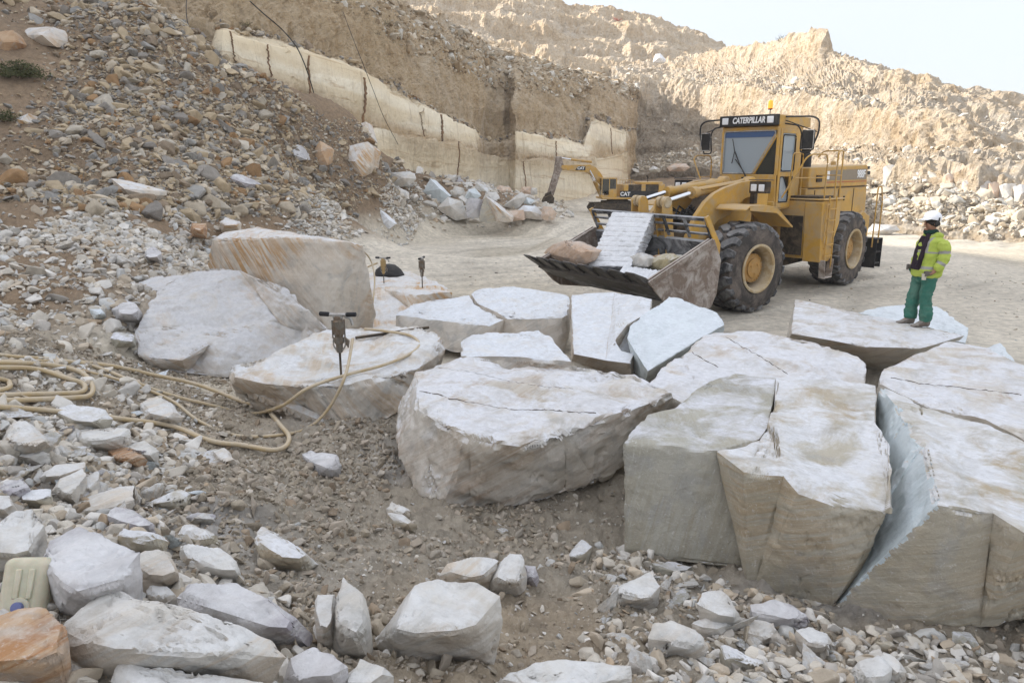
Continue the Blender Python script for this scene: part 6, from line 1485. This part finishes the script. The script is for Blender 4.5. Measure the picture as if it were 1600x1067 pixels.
for s in (1, -1):
    Pp = [Vector(q) for q in SLV[s]]; sl_ = skin('sleeve', [(tuple(q), r_) for q, r_ in zip(Pp, (.098, .092, .082, .076, .064))], [(0, 1), (1, 2), (2, 3), (3, 4)], 'hivis', jk, 4)
    sl_.data.materials.append(M['reflect'])
    for p in sl_.data.polygons:
        c_ = p.center; up_d = Pp[2] - Pp[1]; lo_d = (Pp[4] - Pp[2]).normalized(); t1 = (c_ - Pp[1]).dot(up_d.normalized()); t2 = (c_ - Pp[2]).dot(lo_d)
        if .03 < t1 < .075 and c_.z > 1.1: p.material_index = 1
        if .085 < t2 < .13: p.material_index = 1
    wrinkle(sl_, .018, 10, 75 + s)
b = MB(); b.tube([(-.11, 0, 1.40), (-.10, .10, 1.44), (-.02, .13, 1.46), (.05, .08, 1.40), (.07, 0, 1.36), (.05, -.08, 1.40), (-.02, -.13, 1.46), (-.10, -.10, 1.44), (-.11, 0, 1.40)], .042, 10); hd = b.build('collar', 'hivis', jk, 0, 60)
b = MB(); b.tube([(-.07, 0, 1.50), (-.03, .075, 1.50), (.05, .06, 1.49), (.085, 0, 1.485), (.05, -.06, 1.49), (-.03, -.075, 1.50), (-.07, 0, 1.50)], .040, 10); b.build('scarf', 'scarf', pr, 0, 60)
# dark clothing in the open front
b = MB(); b.poly([(.07, .085, 1.43), (.07, -.085, 1.43), (.135, -.12, 1.2), (.165, -.12, .90), (.165, .085, .90), (.135, .11, 1.2)], (.035, 0, .0)); dc = b.build('inner_jacket', 'darkcloth', pr, .015, 60)
b = MB(); b.tube([(.08, .06, 1.46), (.14, .085, 1.3), (.185, .085, 1.10), (.20, .06, .95)], .03, 8, [.032, .036, .038, .03]); b.build('scarf_tail', 'darkcloth', pr, 0, 60)
# helmet with ear muffs
hm = MB(); hm.lathe([(.128, -.012), (.131, .0), (.128, .04), (.112, .082), (.075, .112), (.03, .125), (0, .126)], (-.18, 0, 1), (.01, 0, 1.69), 36); hmo = hm.build('hard_hat', 'helmet', pr, 0, 60)
b = MB(); pts_ = [(.10 + .0, -.10, 1.70), (.165, -.075, 1.685), (.190, 0, 1.68), (.165, .075, 1.685), (.10, .10, 1.70), (.10, 0, 1.735)]; b.poly(pts_, (-.01, 0, -.008)); b.build('peak', 'helmet', hmo, .004)
b = MB(); b.tube([(-.02, 0, 1.815), (.03, 0, 1.815), (.09, 0, 1.785)], .012, 8); b.build('ridge', 'helmet', hmo, 0)
for s in (1, -1):
    b = MB(); b.lathe([(.0, -.02), (.036, -.02), (.040, .0), (.034, .022), (0, .026)], (0, s, 0), (.0, s * .118, 1.625), 20); b.tube([(.0, s * .135, 1.64), (-.01, s * .137, 1.72)], .011, 8); b.build('ear_muff', 'black', hmo, 0)
# gloves and cup
for base, sgn in ((19, 1), (23, -1)):
    bx, by, bz = J[base][0]; G_ = [((bx - .055, by + .002, bz + .02), .040), ((bx, by, bz), (.042, .030))]; Eg = [(0, 1)]
    for k in range(4):
        off = (k - 1.5) * .021; a = len(G_)
        G_ += [((bx + .037, by - sgn * .005, bz + .012 - off), .0135), ((bx + .068, by - sgn * .02, bz + .004 - off), .0125), ((bx + .070, by - sgn * .052, bz - off), .0115)]; Eg += [(1, a), (a, a + 1), (a + 1, a + 2)]
    a = len(G_); G_ += [((bx + .0, by - sgn * .03, bz + .03), .015), ((bx + .03, by - sgn * .058, bz + .036), .012)]; Eg += [(1, a), (a, a + 1)]
    skin('glove', G_, Eg, 'glove', pr, 2, 1)
hx = MB(); hw = Matrix.Translation(fp) @ Matrix.Rotation(R_(188), 4, 'Z') @ Matrix.Scale(WK, 4)
cupc = hw @ Vector((.165, .185, .815))
b = MB(); b.lathe([(.030, -.05), (.036, .045), (.040, .05), (.034, .05), (.028, -.04), (0, -.04)], (0, 0, 1), (0, 0, 0), 20); cu = b.build('cup', 'cup', None, 0); cu.location = cupc
tag(cu, 'small pale cup held in the gloved hand of the worker', 'cup')
# ---- rock drills ----------------------------------------------------
def drill(base, h, rz, label, full=True, brown=False):
    r = empty('rock_drill', base, (0, 0, rz)); r.scale = (h, h, h); tag(r, label, 'rock drill', 'rock drills standing in the blocks')
    b = MB(); b.tube([(0, 0, -.05), (0, 0, .42)], .018, 10); b.build('drill_rod', 'darkiron', r, 0)
    b = MB(); b.lathe([(.03, .36), (.05, .38), (.055, .50), (.075, .52), (.075, .60), (.06, .61), (.07, .64), (.085, .66), (.09, .86), (.07, .88), (.07, .93), (.03, .95)], (0, 0, 1), (0, 0, 0), 20)
    for k in range(4):
        a = k * math.pi / 2 + .5; b.tube([(.092 * math.cos(a), .092 * math.sin(a), .60), (.092 * math.cos(a), .092 * math.sin(a), .88)], .012, 8)
    b.build('drill_body', 'drillbrown' if brown else 'drillmetal', r, .003)
    b = MB()
    for s in (1, -1): b.tube(rounded([(s * .085, 0, .60), (s * .10, 0, .48), (s * .05, 0, .40), (0, 0, .40)], .04), .013, 8)
    b.build('retainer', 'alu', r, 0)
    b = MB(); b.tube([(-.14, 0, .96), (.14, 0, .96)], .028, 12); b.box((0, 0, .94), (.14, .09, .07)); hh = b.build('head', 'alu', r, .005)
    for s in (1, -1):
        q = MB(); q.tube([(s * .13, 0, .96), (s * .15, 0, .965), (s * .28, 0, .97), (s * .29, 0, .97)], .034, 14, [.028, .036, .036, .026]); q.build('grip', 'rubber', r, 0)
    b = MB(); b.tube(rounded([(.10, .02, .93), (.19, .03, .90), (.215, .03, .80)], .04), .022, 8); b.build('air_inlet', 'alu', r, 0)
    b = MB(); b.poly([(.08, -.01, .62), (.16, -.01, .55), (.14, -.01, .44), (.09, -.01, .52)], (0, .04, 0)); b.build('exhaust_shield', 'drillmetal', r, 0)
    return r
M['drillmetal'] = plain('worn drill metal', (.22, .20, .17), .45, .6, .3, (.20, .12, .06), 14, .6)
M['drillbrown'] = plain('ochre drill casing', (.42, .29, .13), .6, .1, .2)
k_ = hit(BL['K'], 533, 586) or Vector(ptz(533, 586, .6))
d1 = drill(k_, 1.02 * .80, R_(-6), 'rock drill with black grips standing on the low rounded block, nearest of the drills')
l_ = hit(BL['L'], 600, 443) or Vector(ptz(600, 443, .5)); drill(l_, .62, R_(-8), 'rock drill with an ochre casing beside a black sack on the far chalky block', brown=True)
l2 = hit(BL['L'], 660, 450) or Vector(ptz(660, 450, .46)); drill(l2, .70, R_(80), 'rock drill seen edge on, right of the ochre one on the far chalky block')
sk = hit(BL['L'], 603, 433) or Vector(ptz(603, 433, .52))
b = MB(); b.lathe([(.0, 0), (.30, 0), (.34, .05), (.28, .16), (.16, .25), (.05, .28), (0, .28)], (0, 0, 1), (0, 0, 0), 24); so_ = b.build('sack', 'black', None, 0); so_.location = sk + Vector((.02, .25, -.02)); so_.scale = (1.1, .7, 1)
wrinkle(so_, .05, 6, 88); tag(so_, 'slumped black sack behind the ochre rock drill', 'sack')
rd = [hit(BL['K'], 556, 531) or Vector(ptz(556, 531, .7)), hit(BL['K'], 670, 516) or Vector(ptz(670, 516, .72))]
b = MB(); b.tube([rd[0] + Vector((0, 0, .03)), rd[1] + Vector((0, 0, .045))], .022, 10); o = b.build('drill_steel', 'darkiron', None, 0); tag(o, 'spare dark steel drill rod lying on the low rounded block', 'steel rod')
# ---- hoses -------------------------------------------------------------
def catmull(P, n=8):
    P = [Vector(p) for p in P]; P = [P[0]] + P + [P[-1]]; out = []
    for i in range(1, len(P) - 2):
        for k in range(n):
            t = k / n; a, b_, c, d_ = P[i - 1:i + 3]
            out.append(.5 * ((2 * b_) + (-a + c) * t + (2 * a - 5 * b_ + 4 * c - d_) * t * t + (-a + 3 * b_ - 3 * c + d_) * t ** 3))
    out.append(P[-2]); return out
def hose(label, pts, r, lift=None):
    """pts: (px, py[, z]) ; points without a height lie on the ground"""
    P = []
    for p in pts:
        if len(p) == 3: P.append(Vector(ptz(*p)))
        else:
            q = gp(p[0], p[1]); P.append(Vector((q[0], q[1], gtop(q[0], q[1])[0] + r * 1.3)))
    zs = [p.z for p in P]
    for i in range(1, len(P) - 1):
        if len(pts[i]) == 2: P[i].z = max(zs[i], (zs[i - 1] + zs[i] + zs[i + 1]) / 3)
    b = MB(); b.tube(catmull(P), r, 12); o = b.build('air_hose', 'hose', None, 0, 80); tag(o, label, 'hose', 'tan air hoses'); return o
dt = (Matrix.Translation(k_) @ Matrix.Rotation(R_(-6), 4, 'Z') @ Matrix.Scale(.816, 4)) @ Vector((.215, .03, .80))
hose('tan hose rising in a long bow from the ground to the nearest rock drill', [(-120, 590), (-40, 583), (30, 580), (100, 583), (160, 592), (215, 607), (270, 637), (312, 662), (368, 684), (430, 686), (480, 669, .12), (515, 636, .35), (540, 585, .75), (551, 530, 1.0)], .019)
bpy.data.objects[-1] if False else None
hose('tan hose crossing the low rounded block and looping back over its top', [(-120, 566), (-40, 561), (30, 562), (90, 567), (150, 579), (210, 600), (265, 622), (330, 640), (390, 646, .1), (440, 634, .35), (482, 606, .63), (540, 586, .66), (600, 570, .67), (640, 553, .70), (655, 538, .72), (640, 524, .77), (600, 517, .80), (570, 514, .80)], .021)
hose('tan hose lying lowest on the rubble and doubling back in a hairpin', [(-120, 642), (-40, 644), (40, 646), (120, 655), (200, 668), (270, 682), (330, 697), (380, 706), (425, 709), (447, 703), (452, 690), (440, 672), (415, 650), (380, 634), (310, 612), (240, 592), (170, 578), (100, 572), (30, 571), (-80, 575)], .026)
hose('outer turn of the coiled tan hose at the left edge', [(-120, 588), (0, 583), (60, 586), (105, 597), (132, 612), (130, 622), (100, 628), (40, 629), (-100, 630)], .027)
hose('inner turn of the coiled tan hose at the left edge', [(-100, 580), (20, 576), (85, 580), (128, 595), (145, 612), (142, 625), (118, 634), (60, 636), (-100, 639)], .027)
hose('small end loop of hose at the very left edge', [(-80, 610), (-10, 601), (10, 604), (17, 612), (8, 620), (-80, 626)], .024)
hose('thin tan hose hanging down beside the tall veined block', [(545, 378, 1.84), (575, 400, 1.35), (585, 430, .95), (583, 470, .5), (578, 500, .12)], .016)
b = MB(); P = [Vector(ptz(560, 426, .75)), Vector(ptz(575, 417, .9)), Vector(ptz(590, 411, 1.0))]; b.tube(catmull(P), .02, 8); o = b.build('air_hose', 'hose', None, 0, 80); tag(o, 'short dark hose end leading into the ochre rock drill', 'hose', 'tan air hoses')
# ---- plastic canister ---------------------------------------------------
g = gp(25, 968); cn = empty('canister', (g[0], g[1] + .12, gtop(g[0], g[1])[0] + .12), (R_(62), R_(6), R_(12)))
cn.scale = (.82, .82, .82); cn.location.z -= .03
tag(cn, 'yellowed plastic canister with blue cap lying among the stones at the left edge', 'canister')
b = MB(); b.box((0, 0, 0), (.25, .36, .21)); bd = b.build('container', 'jer', cn, .05, 60); bd.modifiers['b'].segments = 5
b = MB(); b.box((-.03, .03, .108), (.035, .17, .02)); b.box((.04, .03, .108), (.035, .17, .02)); b.build('rib', 'jer', bd, .008)
b = MB(); b.lathe([(.058, 0), (.055, .02), (.03, .022)], (0, 0, 1), (0, -.10, .10), 24); b.build('neck', 'jer', cn, 0)
b = MB(); b.lathe([(.030, .0), (.032, .03), (.028, .038), (0, .04)], (0, 0, 1), (0, -.10, .12), 20); b.build('cap', 'bluecap', cn, 0)
# ---- cables hanging on the cliff ----------------------------------------
def cable(label, pts, r=.035, bow=0):
    P = []
    for x, y in pts:
        D = float(np.interp(x, Lp, LD)); P.append(Vector(ptd(x, y, D - .55 + max(0, (float(np.interp(x, Lp, y3)) - y)) * .045)))
    b = MB(); b.tube(catmull(P, 5), r, 6); o = b.build('cable', 'cable', None, 0, 80); tag(o, label, 'cable', 'cables hanging down the quarry face'); return o
cable('thick black cable hanging across the upper cut face, most conspicuous of the cables', [(390, 2), (412, 22), (440, 46), (462, 72), (474, 96), (484, 124), (495, 163)], .028)
cable('thin black cable hanging near the middle of the cut face', [(536, 19), (552, 62), (571, 110), (585, 146), (600, 184), (622, 226)], .016)
cable('dark cable on the brown slope left of the cut face', [(292, -6), (291, 20), (296, 50), (299, 70)], .02)
# ---- scrub -------------------------------------------------------------
def scrub(label, base, size, n, leafmat='leaf', cat='bush', name='bush', sq=.6):
    r = empty(name, base); tag(r, label, cat, None)
    b = MB()
    for _ in range(14):
        a = random.uniform(0, 6.28); l = size * random.uniform(.5, 1); q = Vector((math.cos(a) * l, math.sin(a) * l * .8, l * random.uniform(.3, .9) * sq)); b.tube([(0, 0, -.05), q * .5 + Vector((0, 0, .03)), q], .008 * size + .003, 5)
    b.build('stems', 'twig', r, 0)
    V = []; Fq = []
    for k in range(n):
        a = RNG.uniform(0, 2 * np.pi); el = RNG.uniform(0, 1); rad = size * RNG.uniform(.55, 1.05) * (.8 + .3 * math.sin(a * 3 + el * 5))
        c = np.array([math.cos(a) * math.cos(el * 1.4), math.sin(a) * math.cos(el * 1.4), math.sin(el * 1.4) * sq]) * rad
        u = RNG.normal(0, 1, 3); u /= np.linalg.norm(u); w_ = np.cross(u, RNG.normal(0, 1, 3)); w_ /= np.linalg.norm(w_); l = size * RNG.uniform(.03, .07)
        i = len(V); V += [c - u * l, c + w_ * l * .4, c + u * l, c - w_ * l * .4]; Fq.append([i, i + 1, i + 2, i + 3])
    mesh_np('leaves', np.array(V), np.array(Fq), M[leafmat], parent=r); return r
def gsc(px, py): q = gp(px, py); return Vector((q[0], q[1], gtop(q[0], q[1])[0]))
scrub('olive green bush on the left bank under the striped slab', gsc(32, 124), .95, 2600, sq=.55)
scrub('dark scrubby bush at the left edge below the green one', gsc(8, 190), .6, 1200, sq=.6)
def onL(x, y, add): return Vector(ptd(x, y, float(np.interp(x, Lp, LD)) + add))
for k, (x, y, add, s) in enumerate([(617, 52, 7.6, .5), (690, 62, 9, .45), (605, 40, 7.6, .45), (730, 78, 8, .4), (770, 88, 8, .4), (588, 56, 5.5, .4), (312, 20, 8, .6), (385, 42, 3, .4)]):
    o = scrub('small olive tuft growing on the brown slope above the cut face', onL(x, y, add), s, 300, sq=.7, name='shrub'); o['group'] = 'tufts above the cut face'
scrub('tiny tree standing alone on the skyline left of the rock spur', Vector(ptd(1222, 68, float(np.interp(1222, Rp, D0)) + 35.5)), .9, 500, sq=1.2, name='shrub')
scrub('small bright red shrub on the far ridge', Vector(ptd(963, 34, 146)), 1.2, 500, 'redleaf', name='shrub')
# ================================================================== LIGHT, AIR, CAMERA
SUN_EL = 24.0; SUN_AZ = (-.98, .2)   # direction towards the sun in plan
w = bpy.data.worlds.new("World"); sc.world = w; w.use_nodes = True
nt = w.node_tree; bg = nt.nodes['Background']; sky = nt.nodes.new('ShaderNodeTexSky'); sky.sky_type = 'NISHITA'; sky.sun_disc = False
sky.sun_elevation = R_(SUN_EL); sky.sun_rotation = math.atan2(SUN_AZ[0], SUN_AZ[1]); sky.altitude = 300; sky.air_density = .9; sky.dust_density = 2.0; sky.ozone_density = 1.0
# thin even overcast haze veils the clear sky
mx = nt.nodes.new('ShaderNodeMix'); mx.data_type = 'RGBA'; mx.inputs[0].default_value = .8
tcw = nt.nodes.new('ShaderNodeTexCoord'); spw = nt.nodes.new('ShaderNodeSeparateXYZ'); mrw = nt.nodes.new('ShaderNodeMapRange'); nt.links.new(tcw.outputs['Generated'], spw.inputs[0]); nt.links.new(spw.outputs[2], mrw.inputs[0])
mrw.inputs[1].default_value = 0; mrw.inputs[2].default_value = 1; mrw.inputs[3].default_value = 1.0; mrw.inputs[4].default_value = 2.3
vmw = nt.nodes.new('ShaderNodeVectorMath'); vmw.operation = 'SCALE'; vmw.inputs[0].default_value = (1.60, 1.65, 1.76); nt.links.new(mrw.outputs[0], vmw.inputs['Scale']); nt.links.new(vmw.outputs[0], mx.inputs[7])
nt.links.new(sky.outputs[0], mx.inputs[6]); nt.links.new(mx.outputs[2], bg.inputs[0]); bg.inputs[1].default_value = .15
sl = bpy.data.lights.new('sun', 'SUN'); sl.energy = 3.0; sl.angle = R_(.6); sl.color = (1, .94, .85)
so = bpy.data.objects.new('sun', sl); COL.objects.link(so)
d = Vector((SUN_AZ[0], SUN_AZ[1], math.tan(R_(SUN_EL)) * math.hypot(*SUN_AZ))).normalized()
so.rotation_euler = d.to_track_quat('Z', 'Y').to_euler()
cam = bpy.data.cameras.new('camera'); co = bpy.data.objects.new('camera', cam); COL.objects.link(co)
cam.sensor_width = 36; cam.lens = F / 1600 * 36; cam.clip_end = 5000; cam.clip_start = .05
co.location = (0, 0, H); co.rotation_euler = (math.pi / 2 - TH, 0, 0)
sc.camera = co
vs = sc.view_settings; vs.view_transform = 'Standard'; vs.look = 'None'; vs.gamma = 1; vs.use_curve_mapping = False; vs.exposure = 1.5
sc.cycles.max_bounces = 6; sc.cycles.diffuse_bounces = 3; sc.cycles.transparent_max_bounces = 6
sc.cycles.use_denoising = True

hz = MB(); hz.box((0, 0, 34), (680, 680, 71)); o = hz.build('haze', 'black', None, 0); o.data.materials.clear()
hm_ = bpy.data.materials.new('quarry haze'); hm_.use_nodes = True; t_ = hm_.node_tree; t_.nodes.clear(); ou = t_.nodes.new('ShaderNodeOutputMaterial'); pv = t_.nodes.new('ShaderNodeVolumePrincipled')
pv.inputs['Color'].default_value = (.88, .88, .88, 1); pv.inputs['Density'].default_value = .0007; pv.inputs['Anisotropy'].default_value = .3; t_.links.new(pv.outputs[0], ou.inputs['Volume']); o.data.materials.append(hm_)
tag(o, kind='stuff'); sc.cycles.volume_bounces = 1
